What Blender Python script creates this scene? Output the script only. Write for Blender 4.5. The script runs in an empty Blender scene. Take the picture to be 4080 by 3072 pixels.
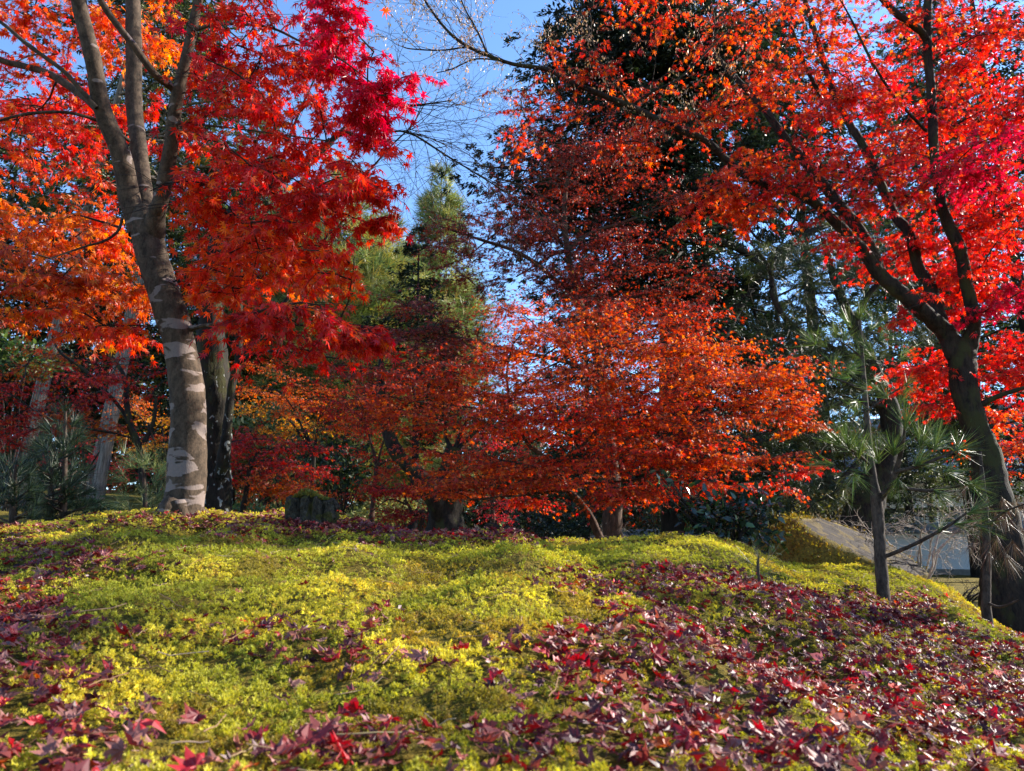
import bpy, math
import numpy as np
from mathutils import Vector
R = math.radians
S = bpy.context.scene
COL = S.collection

# ------------------------------------------------------------------ camera
CAMZ = 1.0
F, PITCH = 2968.0, R(12.6)
cam_d = bpy.data.cameras.new("camera"); cam = bpy.data.objects.new("camera", cam_d); COL.objects.link(cam)
cam.location = (0, 0, CAMZ); cam.rotation_euler = (R(90) + PITCH, 0, 0)
cam_d.sensor_width = 36; cam_d.lens = 36 * F / 4080
cam_d.clip_start = .02; cam_d.clip_end = 2000
cam_d.dof.use_dof = True; cam_d.dof.focus_distance = 5.0; cam_d.dof.aperture_fstop = 9.0
S.camera = cam
# ------------------------------------------------------------------ light
SUN_EL, SUN_AZ = R(27), R(70)          # azimuth clockwise from the view axis (+Y)
w = bpy.data.worlds.new("World"); S.world = w; w.use_nodes = True
nt = w.node_tree; bg = nt.nodes["Background"]
sky = nt.nodes.new("ShaderNodeTexSky"); sky.sky_type = 'NISHITA'; sky.sun_disc = False
sky.sun_elevation = SUN_EL; sky.sun_rotation = SUN_AZ; sky.air_density = 1.0; sky.dust_density = .1; sky.ozone_density = 5.5
nt.links.new(sky.outputs[0], bg.inputs[0]); bg.inputs[1].default_value = .125
sd = bpy.data.lights.new("sun", 'SUN'); sun = bpy.data.objects.new("sun", sd); COL.objects.link(sun)
sd.energy = 5.0; sd.angle = R(.55); sd.color = (1, .93, .82)
tos = Vector((math.sin(SUN_AZ) * math.cos(SUN_EL), math.cos(SUN_AZ) * math.cos(SUN_EL), math.sin(SUN_EL)))
sun.rotation_euler = tos.to_track_quat('Z', 'Y').to_euler(); sun.location = (8, 2, 9)
S.view_settings.view_transform = 'Standard'; S.view_settings.look = 'None'
S.view_settings.exposure = 1.65; S.view_settings.gamma = 1
S.cycles.max_bounces = 8; S.cycles.transparent_max_bounces = 4
S.cycles.sample_clamp_indirect = 6

# ------------------------------------------------------------------ helpers
cp, sp_ = math.cos(PITCH), math.sin(PITCH)
def at(px, py, Y):
    """the point on the line of sight of photo pixel (px, py) that lies Y metres ahead"""
    a = (np.asarray(px, float) - 2040) / F; b = (1536 - np.asarray(py, float)) / F
    dy = cp - b * sp_; dz = sp_ + b * cp
    k = np.asarray(Y, float) / dy
    return np.stack([a * k, dy * k, dz * k + CAMZ], -1)
def project(p):
    x, y, z = p[..., 0], p[..., 1], p[..., 2] - CAMZ
    f = y * cp + z * sp_; u = -y * sp_ + z * cp
    f = np.maximum(f, 1e-3)
    return 2040 + F * x / f, 1536 - F * u / f
def mpp(Y): return Y / F
def hash2(ix, iy, seed):
    h = (ix.astype(np.int64) * 374761393 + iy.astype(np.int64) * 668265263 + seed * 974711) & 0xffffffff
    h = ((h ^ (h >> 13)) * 1274126177) & 0xffffffff
    return ((h ^ (h >> 16)) & 0xffff) / 65535.0
def vn(x, y, seed=0):
    ix, iy = np.floor(x), np.floor(y); fx, fy = x - ix, y - iy
    fx = fx * fx * (3 - 2 * fx); fy = fy * fy * (3 - 2 * fy)
    a, b = hash2(ix, iy, seed), hash2(ix + 1, iy, seed); c, d = hash2(ix, iy + 1, seed), hash2(ix + 1, iy + 1, seed)
    return (a + (b - a) * fx) * (1 - fy) + (c + (d - c) * fx) * fy
def norm(v): return v / np.maximum(np.linalg.norm(v, axis=-1, keepdims=True), 1e-9)

class MB:
    """collects vertices, polygons and a colour per vertex, then links them as one mesh object"""
    def __init__(s): s.v, s.f, s.c, s.n = [], {}, [], 0
    def add(s, V, faces, col=None):
        V = np.asarray(V, float).reshape(-1, 3)
        for Fa in (faces if isinstance(faces, list) else [faces]):
            Fa = np.asarray(Fa, np.int64)
            if Fa.size: s.f.setdefault(Fa.shape[1], []).append(Fa + s.n)
        s.v.append(V); s.n += len(V)
        if col is None: col = (.5, .5, .5)
        s.c.append(np.broadcast_to(np.asarray(col, float), (len(V), 3)))
    def mesh(s, name, smooth=True):
        me = bpy.data.meshes.new(name)
        V = np.concatenate(s.v) if s.v else np.zeros((0, 3))
        me.vertices.add(len(V)); me.vertices.foreach_set("co", V.astype(np.float32).ravel())
        idx, st, tot = [], [], 0
        for k, L in s.f.items():
            A = np.concatenate(L); idx.append(A.ravel()); st.append(tot + np.arange(len(A)) * k); tot += A.size
        idx = np.concatenate(idx).astype(np.int32); st = np.concatenate(st).astype(np.int32)
        me.loops.add(len(idx)); me.loops.foreach_set("vertex_index", idx)
        me.polygons.add(len(st)); me.polygons.foreach_set("loop_start", st)
        me.update(calc_edges=True)
        ca = me.color_attributes.new("col", 'FLOAT_COLOR', 'POINT')
        C = np.concatenate(s.c); C = np.concatenate([C, np.ones((len(C), 1))], 1)
        ca.data.foreach_set("color", C.astype(np.float32).ravel())
        me.polygons.foreach_set("use_smooth", np.full(len(st), bool(smooth)))
        me.validate()
        return me
    def build(s, name, mat, parent=None, smooth=True, origin=None):
        if origin is None: origin = np.array(parent.location) if parent is not None else np.zeros(3)
        s.v = [v - origin for v in s.v]
        o = bpy.data.objects.new(name, s.mesh(name, smooth)); COL.objects.link(o)
        o.data.materials.append(mat)
        if parent is not None: o.parent = parent
        else: o.location = origin
        return o
def tag(o, label=None, cat=None, group=None, kind=None):
    for k, v in (("label", label), ("category", cat), ("group", group), ("kind", kind)):
        if v: o[k] = v
    return o
def empty(name, loc, label, cat, group=None):
    o = bpy.data.objects.new(name, None); COL.objects.link(o); o.location = [float(q) for q in loc]; o.empty_display_size = .1
    return tag(o, label, cat, group)

def catmull(P, per=6):
    P = np.asarray(P, float)
    if len(P) < 3:
        t = np.linspace(0, 1, per * (len(P) - 1) + 1)[:, None]; return P[0] * (1 - t) + P[-1] * t
    Q = np.vstack([2 * P[0] - P[1], P, 2 * P[-1] - P[-2]]); out = []
    for i in range(1, len(Q) - 2):
        p0, p1, p2, p3 = Q[i - 1], Q[i], Q[i + 1], Q[i + 2]
        t = np.linspace(0, 1, per, endpoint=False)[:, None]
        out.append(.5 * (2 * p1 + (p2 - p0) * t + (2 * p0 - 5 * p1 + 4 * p2 - p3) * t ** 2 + (3 * p1 - p0 - 3 * p2 + p3) * t ** 3))
    out.append(P[-1:]); return np.vstack(out)
def tubes(P, Rd, sides=5, bump=0., seed=0, flute=0.):
    """P (T,S,3) centre lines, Rd (T,S) radii -> vertices, quads"""
    P = np.asarray(P, float); Rd = np.asarray(Rd, float)
    if P.ndim == 2: P, Rd = P[None], Rd[None]
    T, N, _ = P.shape
    tg = norm(np.gradient(P, axis=1))
    ref = np.where(np.abs(tg[:, :1, 2:3]) > .8, np.array([0., 1, 0]), np.array([0., 0, 1]))
    ref = np.broadcast_to(ref, P.shape)
    n = norm(ref - tg * (ref * tg).sum(-1, keepdims=True)); b = np.cross(tg, n)
    a = np.arange(sides) * 2 * np.pi / sides
    rad = Rd[..., None] * np.ones(sides)
    if bump or flute:
        L = np.concatenate([np.zeros((T, 1)), np.cumsum(np.linalg.norm(np.diff(P, axis=1), axis=-1), 1)], 1)
        q = L[..., None] / np.maximum(Rd.mean(), .01)
        ang = np.cos(a) * 1.3 + 7
        rad = rad * (1 + bump * ((vn(q * .7 + 3, ang + np.sin(a) * 2.1 + 0 * q, seed) - .5) * 1.4 + (vn(q * 2.1, ang * 2.3 + np.sin(a) * 4 + 0 * q, seed + 5) - .5)))
        if flute: rad = rad * (1 + flute * (np.abs(np.sin(a * 3.5 + seed + q * .12)) - .6))
    V = P[:, :, None] + rad[..., None] * (n[:, :, None] * np.cos(a)[:, None] + b[:, :, None] * np.sin(a)[:, None])
    base = (np.arange(T) * N * sides)[:, None, None]; i = (np.arange(N - 1) * sides)[:, None]; j = np.arange(sides); j2 = (j + 1) % sides
    Q = np.stack([base + i + j, base + i + j2, base + i + sides + j2, base + i + sides + j], -1).reshape(-1, 4)
    return V.reshape(-1, 3), Q
def limb_line(pts, per=8):
    """pts: (px, py, Y, width_px) -> smooth centre line and radii"""
    A = np.asarray(pts, float)
    P = at(A[:, 0], A[:, 1], A[:, 2]); r = A[:, 3] * .5 * A[:, 2] / F
    M = catmull(np.concatenate([P, r[:, None]], 1), per)
    return M[:, :3], np.maximum(M[:, 3], .002)

# ------------------------------------------------------------------ materials
def mat(name):
    m = bpy.data.materials.new(name); m.use_nodes = True; n = m.node_tree; n.nodes.clear()
    out = n.nodes.new("ShaderNodeOutputMaterial"); return m, n, out
class G:
    def __init__(s, n): s.n = n
    def new(s, t, **k):
        x = s.n.nodes.new(t)
        for a, v in k.items(): setattr(x, a, v)
        return x
    def link(s, a, b): s.n.links.new(a, b)
    def noise(s, vec, scale, detail=4, rough=.55, dist=0.):
        x = s.new("ShaderNodeTexNoise"); x.inputs["Scale"].default_value = scale; x.inputs["Detail"].default_value = detail
        x.inputs["Roughness"].default_value = rough; x.inputs["Distortion"].default_value = dist
        if vec is not None: s.link(vec, x.inputs["Vector"])
        return x.outputs[0]
    def ramp(s, fac, stops, interp='LINEAR'):
        x = s.new("ShaderNodeValToRGB"); cr = x.color_ramp; cr.interpolation = interp
        while len(cr.elements) < len(stops): cr.elements.new(.5)
        for e, (p, c) in zip(cr.elements, stops): e.position = p; e.color = (*c, 1) if len(c) == 3 else c
        s.link(fac, x.inputs[0]); return x.outputs[0]
    def mix(s, fac, a, b, blend='MIX'):
        x = s.new("ShaderNodeMix", data_type='RGBA', blend_type=blend)
        for q, i in ((fac, 0), (a, 6), (b, 7)):
            if isinstance(q, (float, int)): x.inputs[i].default_value = q
            elif isinstance(q, tuple): x.inputs[i].default_value = (*q, 1)
            else: s.link(q, x.inputs[i])
        return x.outputs[2]
    def math(s, op, a, b=None):
        x = s.new("ShaderNodeMath", operation=op)
        for q, i in ((a, 0), (b, 1)):
            if q is None: continue
            if isinstance(q, (float, int)): x.inputs[i].default_value = q
            else: s.link(q, x.inputs[i])
        return x.outputs[0]
    def mapping(s, scale=(1, 1, 1), src="Object"):
        tc = s.new("ShaderNodeTexCoord"); mp = s.new("ShaderNodeMapping"); mp.inputs["Scale"].default_value = scale
        s.link(tc.outputs[src], mp.inputs[0]); return mp.outputs[0]
    def bump(s, h, strength=.4, dist=.01):
        x = s.new("ShaderNodeBump"); x.inputs["Strength"].default_value = strength; x.inputs["Distance"].default_value = dist
        s.link(h, x.inputs["Height"]); return x.outputs[0]
    def principled(s, col, rough=.8, spec=.3, normal=None):
        x = s.new("ShaderNodeBsdfPrincipled")
        if isinstance(col, tuple): x.inputs["Base Color"].default_value = (*col, 1)
        else: s.link(col, x.inputs["Base Color"])
        if isinstance(rough, (float, int)): x.inputs["Roughness"].default_value = rough
        else: s.link(rough, x.inputs["Roughness"])
        x.inputs["Specular IOR Level"].default_value = spec
        if normal is not None: s.link(normal, x.inputs["Normal"])
        return x.outputs[0]
def leaf_mat(name, trans=.45, rough=.42, spec=.4, tgain=1.25, mottled=.25):
    m, n, out = mat(name); g = G(n)
    a = g.new("ShaderNodeAttribute", attribute_name="col")
    nz = g.noise(g.mapping(), 60, 3)
    c = g.mix(g.math('MULTIPLY', nz, mottled), a.outputs["Color"], (.0, .0, .0), 'MIX') if mottled else a.outputs["Color"]
    p = g.principled(c, rough, spec)
    t = g.new("ShaderNodeBsdfTranslucent")
    hs = g.new("ShaderNodeHueSaturation"); hs.inputs["Value"].default_value = tgain; hs.inputs["Saturation"].default_value = 1.1
    g.link(a.outputs["Color"], hs.inputs["Color"]); g.link(hs.outputs[0], t.inputs[0])
    mx = g.new("ShaderNodeMixShader"); mx.inputs[0].default_value = trans
    g.link(p, mx.inputs[1]); g.link(t.outputs[0], mx.inputs[2]); g.link(mx.outputs[0], out.inputs[0]); return m
def bark_mat(name, c1, c2, scale=(14, 14, 4), lichen=None, lich_cut=.6, lich_scale=(7, 7, 12), lich_top=99., bump=.7, moss=None, bdist=.012):
    m, n, out = mat(name); g = G(n)
    v = g.mapping(scale); h = g.noise(v, 1.6, 7, .65, .4)
    h2 = g.noise(g.mapping((scale[0] * 4, scale[1] * 4, scale[2] * 5)), 1.5, 4, .6)
    hh = g.math('ADD', h, g.math('MULTIPLY', h2, .45))
    col = g.ramp(hh, [(.56, c1), (.88, c2)])
    if moss:
        mm = g.noise(g.mapping((5, 5, 3)), 1.3, 4, .6)
        col = g.mix(g.ramp(mm, [(.52, (0, 0, 0)), (.62, (1, 1, 1))]), col, moss)
    height = hh
    if lichen:
        ln = g.noise(g.mapping(lich_scale), 1.0, 2.5, .45, .6)
        edge = g.noise(g.mapping((60, 60, 60)), 1.0, 2, .5)
        ln = g.math('ADD', ln, g.math('MULTIPLY', g.math('SUBTRACT', edge, .5), .05))
        tc = g.new("ShaderNodeTexCoord"); sx = g.new("ShaderNodeSeparateXYZ"); g.link(tc.outputs["Object"], sx.inputs[0])
        zf = g.math('MULTIPLY', sx.outputs[2], .16 / max(lich_top, .1))
        ln = g.math('SUBTRACT', ln, zf)
        k = g.ramp(ln, [(lich_cut, (0, 0, 0)), (lich_cut + .025, (1, 1, 1))])
        lc = g.mix(h2, tuple(q * .72 for q in lichen), tuple(min(1, q * 1.18) for q in lichen))
        col = g.mix(k, col, lc)
    nb = g.bump(height, bump, bdist)
    g.link(g.principled(col, .88, .2, nb), out.inputs[0]); return m

M = {}
M['maple_leaf'] = leaf_mat("maple_leaf", .52, .4, .45, 1.5)
M['rust_leaf'] = leaf_mat("rust_leaf", .38, .4, .55, 1.5)
M['fallen_leaf'] = leaf_mat("fallen_leaf", .28, .5, .45, 1.2, .5)
M['needle'] = leaf_mat("pine_needle", .25, .4, .35, 1.3, 0)
M['foliage'] = leaf_mat("conifer_foliage", .25, .5, .3, 1.3, 0)
M['glossy_leaf'] = leaf_mat("glossy_leaf", .1, .2, .6, 1.2, 0)
M['moss'] = leaf_mat("moss_shoot", .38, .6, .25, 1.3, 0)
M['bark_pale'] = bark_mat("maple_bark_pale", (.024, .016, .010), (.085, .058, .038), (16, 16, 9), (.175, .135, .118), .505, (5.5, 5.5, 15), 2.6, .35)
M['bark_dark'] = bark_mat("maple_bark_dark", (.007, .005, .004), (.034, .025, .018), (16, 16, 5), (.11, .115, .09), .74, (12, 12, 12), 9., .8, (.035, .035, .012))
M['bark_brown'] = bark_mat("maple_bark_brown", (.025, .013, .008), (.085, .045, .028), (18, 18, 6), (.18, .14, .11), .70, (10, 10, 16), 9., .5)
M['bark_lichen'] = bark_mat("old_bark_lichen", (.006, .005, .0035), (.022, .017, .012), (14, 14, 3.5), (.20, .21, .195), .575, (26, 26, 16), 2.0, .9, (.028, .027, .007))
M['bark_cedar'] = bark_mat("cedar_bark", (.05, .036, .027), (.24, .20, .165), (26, 26, 1.2), bump=.9)
M['bark_conifer'] = bark_mat("conifer_bark", (.007, .006, .005), (.028, .022, .017), (14, 14, 3), bump=.8)
M['bark_pine'] = bark_mat("pine_bark", (.018, .012, .009), (.085, .06, .045), (20, 20, 8), bump=.7)
M['twig'] = bark_mat("twig_bark", (.012, .008, .006), (.035, .025, .019), (20, 20, 20), bump=.1)
M['twig_pale'] = bark_mat("dead_twig", (.22, .18, .14), (.45, .38, .31), (20, 20, 20), bump=.1)
M['stump'] = bark_mat("stump_wood", (.006, .005, .003), (.085, .068, .046), (26, 26, 9), (.06, .052, .014), .60, (14, 14, 10), 9., 1., None, .02)
M['log_wood'] = bark_mat("weathered_wood", (.008, .005, .0035), (.036, .024, .016), (4, 26, 26), (.075, .05, .010), .55, (8, 8, 8), 9., .6)
M['log_moss'] = bark_mat("mossy_bark", (.055, .042, .010), (.23, .17, .03), (30, 30, 30), bump=1.)

def ground_mat():
    m, n, out = mat("moss_ground"); g = G(n)
    big = g.noise(g.mapping((1, 1, 1)), 1.4, 5, .6); fine = g.noise(g.mapping((1, 1, 1)), 95, 4, .7); mid = g.noise(g.mapping((1, 1, 1)), 11, 4, .6)
    c = g.ramp(big, [(.35, (.10, .115, .014)), (.5, (.22, .175, .022)), (.65, (.30, .215, .03))])
    c = g.mix(g.ramp(mid, [(.3, (1, 1, 1)), (.7, (0, 0, 0))]), c, (.16, .10, .02))
    c = g.mix(g.ramp(fine, [(.35, (1, 1, 1)), (.62, (0, 0, 0))]), c, (.035, .035, .006))
    h = g.math('ADD', fine, g.math('MULTIPLY', mid, 2.0))
    g.link(g.principled(c, .95, .1, g.bump(h, 1., .02)), out.inputs[0]); return m
M['ground'] = ground_mat()
def plain(name, c1, c2, scale, rough=.8, spec=.3, bump=.15, bd=.005, m3=(1, 1, 1)):
    m, n, out = mat(name); g = G(n); nz = g.noise(g.mapping(m3), scale, 6, .6)
    g.link(g.principled(g.ramp(nz, [(.3, c1), (.7, c2)]), rough, spec, g.bump(nz, bump, bd)), out.inputs[0]); return m
M['plaster'] = plain("white_plaster", (.74, .73, .73), (.84, .83, .82), 1.5)
M['cream'] = plain("cream_plaster", (.60, .55, .46), (.70, .65, .56), 1.2)
M['tile'] = plain("grey_roof_tile", (.10, .115, .14), (.22, .24, .28), 5, .38, .6)
M['timber'] = plain("dark_timber", (.018, .014, .011), (.05, .04, .03), 8, m3=(1, 1, 6))
M['panel'] = plain("shutter_panel", (.14, .15, .15), (.21, .22, .21), 4)
M['plinth'] = plain("plinth_stone", (.16, .15, .13), (.28, .26, .23), 6)

# ------------------------------------------------------------------ terrain
COLS = np.array([-1400, 0, 700, 1300, 2000, 2400, 2800, 3150, 3500, 3800, 4080, 4700.])
NEARY = np.array([.5, .9, 1.3, 1.8, 2.5, 3.2, 4.0, 4.6])
NEAR = np.array([   # photo row of the ground at each depth, per column
    [3560, 3072, 2790, 2560, 2350, 2225, 2150, 2130],
    [3560, 3072, 2790, 2560, 2340, 2200, 2118, 2098],
    [3560, 3072, 2790, 2560, 2330, 2190, 2108, 2082],
    [3560, 3072, 2790, 2560, 2335, 2195, 2112, 2090],
    [3560, 3080, 2800, 2570, 2355, 2225, 2165, 2158],
    [3570, 3095, 2820, 2590, 2375, 2250, 2180, 2160],
    [3600, 3130, 2860, 2640, 2420, 2300, 2225, 2182],
    [3640, 3180, 2910, 2690, 2490, 2375, 2285, 2232],
    [3680, 3230, 2960, 2750, 2570, 2480, 2390, 2300],
    [3720, 3280, 3010, 2800, 2660, 2590, 2500, 2440],
    [3760, 3330, 3060, 2870, 2740, 2670, 2620, 2620],
    [3800, 3400, 3140, 2940, 2800, 2740, 2700, 2690.]])
FARY = np.array([5.3, 6.2, 8, 11, 15, 20, 28, 40, 70, 140, 900.])
FAR = np.array([    # height relative to the lens further back
    [.10, .02, .10, .45, .9, 1.5, 2.3, 3.6, 7, 14, 20],
    [.16, .08, .14, .46, .85, 1.4, 2.1, 3.3, 6, 12, 20],
    [.20, .10, .14, .44, .82, 1.3, 1.9, 2.8, 5, 10, 20],
    [.17, .05, .05, .35, .65, .95, 1.2, 1.6, 3, 8, 20],
    [.02, -.2, -.35, -.35, -.3, -.4, -.6, -.7, 0, 4, 20],
    [.02, -.25, -.6, -.8, -.85, -.9, -.9, -.9, -.6, 2, 20],
    [.00, -.22, -.7, -.9, -.9, -.9, -.9, -.9, -.6, 2, 20],
    [-.06, -.25, -.7, -.9, -.9, -.9, -.9, -.9, -.6, 2, 20],
    [-.10, -.25, -.65, -.9, -.9, -.9, -.9, -.9, -.6, 2, 20],
    [-.42, -.58, -.8, -.9, -.9, -.9, -.9, -.9, -.6, 2, 20],
    [-.75, -.85, -.9, -.9, -.9, -.9, -.9, -.9, -.6, 2, 20],
    [-.80, -.86, -.9, -.9, -.9, -.9, -.9, -.9, -.6, 2, 20]])
_b = (1536 - NEAR) / F
_dy = cp - _b * sp_; _dz = sp_ + _b * cp
NEARZ = NEARY * _dz / _dy
TAB = np.concatenate([NEARZ, FAR], 1) + CAMZ; TY = np.concatenate([NEARY, FARY]); TU = (COLS - 2040) / F
GU = np.linspace(-1.15, .9, 260); GL = np.linspace(np.log(.5), np.log(900), 420)
_t = np.stack([np.interp(GL, np.log(TY), r) for r in TAB])
GRID = np.stack([np.interp(GU, TU, _t[:, j]) for j in range(len(GL))], 1)
def blur(A, k, ax):
    ker = np.ones(k) / k; pad = [(0, 0), (0, 0)]; pad[ax] = (k // 2, k // 2)
    A = np.pad(A, pad, mode='edge'); return np.apply_along_axis(lambda r: np.convolve(r, ker, 'valid'), ax, A)
for _ in range(2): GRID = blur(blur(GRID, 9, 0), 7, 1)
HUM = [((px - 2040) / F * Y / .99, Y, sx, sy, h) for px, Y, sx, sy, h in [
    (3600, 4.9, .5, .4, .06), (3500, 3.9, .7, .35, -.06), (2480, 4.35, .30, .3, .06), (2760, 4.3, .35, .3, .05), (3080, 3.7, .4, .3, .07), (2900, 2.9, .5, .3, -.03), (1150, 2.9, .55, .35, .05), (650, 3.2, .4, .3, .05), (1900, 3.1, .5, .3, .05),
    (1500, 2.2, .4, .25, .04), (2150, 2.2, .35, .25, .035), (1000, 1.75, .35, .2, .03), (3700, 2.7, .4, .25, .06), (3500, 2.2, .4, .22, -.03), (600, 2.2, .4, .2, -.03), (2600, 1.6, .3, .2, .03), (1700, 1.4, .25, .15, .02)]]
def H(x, y, bumps=True):
    x = np.asarray(x, float); y = np.asarray(y, float); yy = np.clip(y, .5, 890)
    u = np.clip(x / yy, -1.149, .899); i = (u - GU[0]) / (GU[1] - GU[0]); j = (np.log(yy) - GL[0]) / (GL[1] - GL[0])
    i0 = np.clip(i.astype(int), 0, len(GU) - 2); j0 = np.clip(j.astype(int), 0, len(GL) - 2); fi, fj = i - i0, j - j0
    z = (GRID[i0, j0] * (1 - fi) + GRID[i0 + 1, j0] * fi) * (1 - fj) + (GRID[i0, j0 + 1] * (1 - fi) + GRID[i0 + 1, j0 + 1] * fi) * fj
    if bumps:
        for bx, by, sx, sy, hh in HUM: z = z + hh * np.exp(-((x - bx) / sx) ** 2 - ((y - by) / sy) ** 2)
        am = np.clip((y - .6) / 1.5, .25, 1) * np.clip((14 - y) / 8, .3, 1)
        z = z + am * (.11 * (vn(x * 1.5 + 9, y * 1.1 + 4, 1) - .5) + .10 * (vn(x * 3.1, y * 2.4 + 1, 2) - .5) + .045 * (vn(x * 8, y * 7, 3) - .5))
    return z
def axis_pts(neg, pos, n, d0):
    t = np.linspace(0, 1, n); k = 7.5
    g = lambda e: e * (np.exp(k * t) - 1) / (math.exp(k) - 1)
    return np.concatenate([-g(neg)[:0:-1], g(pos)])
gx = np.unique(np.concatenate([np.linspace(-6, 6, 241), axis_pts(700, 700, 130, 0)[np.abs(axis_pts(700, 700, 130, 0)) > 6.05]]))
gy = np.unique(np.concatenate([np.linspace(-1, 8, 220), axis_pts(30, 880, 130, 0)[(axis_pts(30, 880, 130, 0) > 8.05) | (axis_pts(30, 880, 130, 0) < -1.05)]]))
XX, YY = np.meshgrid(gx, gy); ZZ = H(XX, YY)
nxg, nyg = len(gx), len(gy)
ii = (np.arange(nyg - 1)[:, None] * nxg + np.arange(nxg - 1)).ravel()
mb = MB(); mb.add(np.stack([XX, YY, ZZ], -1), np.stack([ii, ii + 1, ii + nxg + 1, ii + nxg], -1))
tag(mb.build("ground", M['ground']), kind="structure")
def on_ground(px, Y):
    x = (px - 2040) / F * Y / cp * .975
    for _ in range(3):
        z = float(H(x, Y)); f = Y * cp + (z - CAMZ) * sp_; x = (px - 2040) / F * f
    return np.array([x, Y, z])

# where fallen leaves lie thick (patches seen from above as world-fixed drifts)
LP = [(1200, 2105, 900, 55, .8), (350, 2265, 260, 75, .6), (60, 2620, 330, 400, .75), (220, 2960, 620, 190, .7), (1150, 2570, 360, 110, .45), (700, 2500, 380, 60, .3),
      (1300, 2660, 260, 110, .35), (2520, 2330, 520, 85, .8), (2900, 2570, 700, 150, .75), (3350, 2460, 480, 130, .7), (2450, 2740, 620, 200, .75), (3300, 2820, 800, 300, .9),
      (3850, 2680, 420, 170, .8), (2300, 3000, 800, 150, .8), (1500, 3020, 620, 130, .55), (3650, 2390, 160, 90, .7), (2100, 2150, 450, 30, .75), (1600, 2420, 200, 80, .3), (2000, 4600, 300, 90, .3), (3900, 3000, 500, 220, .6)]
MP = [(1000, 2350, 700, 110, .6), (1900, 2330, 420, 150, .7), (2200, 2450, 420, 110, .6), (1750, 2560, 300, 100, .4), (900, 2800, 330, 140, .7), (2700, 2190, 420, 65, .9), (2450, 2140, 200, 25, .8), (3450, 2260, 320, 70, .9),
      (3750, 2330, 280, 160, .9), (4000, 2560, 220, 120, .5), (3550, 2570, 200, 55, .7), (2600, 2950, 180, 70, .9), (3850, 2850, 160, 50, .7), (1720, 2880, 330, 110, .7), (500, 2150, 250, 40, .6), (3000, 2480, 180, 50, .6), (2250, 2860, 160, 80, .7), (3150, 2310, 250, 60, .5)]
def leaf_amount(P):
    px, py = project(P); a = np.full(px.shape, .17)
    for cx, cy, rx, ry, w_ in LP: a = a + w_ * np.exp(-((px - cx) / rx) ** 2 - ((py - cy) / ry) ** 2)
    for cx, cy, rx, ry, w_ in MP: a = a - w_ * np.exp(-((px - cx) / rx) ** 2 - ((py - cy) / ry) ** 2)
    x, y = P[..., 0], P[..., 1]
    a = a + .75 * (vn(x * 5, y * 4, 11) - .5) + .5 * (vn(x * 13, y * 11, 12) - .5)
    return np.clip(a, 0.015, 1)

# ------------------------------------------------------------------ leaf shapes
def star(angles, lens, notch, ribs=False, droop=.25, fold=.0):
    """a palmate leaf: stalk end at the origin, middle lobe along +x, unit length"""
    n = len(angles); a = np.radians(angles)
    V = [(0, 0, 0)]; Fq = []; Ft = []
    na = [a[0] - .33] + [(a[i] + a[i + 1]) / 2 for i in range(n - 1)] + [a[-1] + .33]
    for i, q in enumerate(na): rr = notch * (.75 if i in (0, n) else 1); V.append((rr * math.cos(q), rr * math.sin(q), -.02))
    for i in range(n):
        L = lens[i]; c, s = math.cos(a[i]), math.sin(a[i])
        if not ribs:
            V.append((L * c, L * s, 0)); Fq.append((0, 1 + i, len(V) - 1, 2 + i))
        else:
            wd = .15 * L + .04; m_ = .52 * L; k = len(V)
            V += [(m_ * c + wd * s, m_ * s - wd * c, 0), (m_ * c, m_ * s, fold), (m_ * c - wd * s, m_ * s + wd * c, 0), (L * c, L * s, 0)]
            Fq += [(0, 1 + i, k, k + 1), (0, k + 1, k + 2, 2 + i)]; Ft += [(k, k + 3, k + 1), (k + 1, k + 3, k + 2)]
    V = np.array(V); r = np.hypot(V[:, 0], V[:, 1]); V[:, 2] -= droop * r * r
    return V, (np.array(Fq), np.array(Ft) if Ft else None)
def leaf_set(kind):
    rg = np.random.default_rng(5); out = []
    for k in range(6):
        d = rg.uniform(.05, .55)
        if kind == 7:
            an = np.array([-118, -78, -38, 0, 38, 78, 118]) + rg.normal(0, 5, 7); le = np.array([.38, .68, .92, 1, .92, .68, .38]) * rg.uniform(.88, 1.1, 7)
            V, (q, t) = star(an, le, .30, False, d)
        elif kind == 5:
            an = np.array([-100, -50, 0, 50, 100]) + rg.normal(0, 6, 5); le = np.array([.55, .85, 1, .85, .55]) * rg.uniform(.85, 1.1, 5)
            V, (q, t) = star(an, le, .29, False, d)
        else:
            an = np.array([-62, 0, 62]) + rg.normal(0, 6, 3); V, (q, t) = star(an, np.array([.8, 1, .8]), .3, False, d)
        V[:, 1] *= rg.uniform(.75, 1.05); V[:, 2] += rg.uniform(-.2, .2) * V[:, 1] ** 2 + rg.uniform(-.25, .25) * V[:, 0] * V[:, 1]
        out.append((V, q))
    return out
LEAF = {k: leaf_set(k) for k in (3, 5, 7)}
def frames(d, n):
    d = norm(d); n = norm(n - d * (n * d).sum(-1, keepdims=True)); return d, np.cross(n, d), n
def stamp(mb, tmpl, P, D, Nn, size, col, rg):
    """copies of the leaf shapes at P, tip direction D, face normal Nn"""
    if not len(P): return
    D, B, Nn = frames(D, Nn); size = np.broadcast_to(size, len(P)); ch = rg.integers(0, len(tmpl), len(P))
    for k, (V, q) in enumerate(tmpl):
        s = np.where(ch == k)[0]
        if not len(s): continue
        W = P[s][:, None] + size[s][:, None, None] * (V[None, :, 0:1] * D[s][:, None] + V[None, :, 1:2] * B[s][:, None] + V[None, :, 2:3] * Nn[s][:, None])
        Q = (np.arange(len(s)) * len(V))[:, None, None] + q[None]
        mb.add(W.reshape(-1, 3), Q.reshape(-1, q.shape[1]), np.repeat(col[s], len(V), 0))
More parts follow.
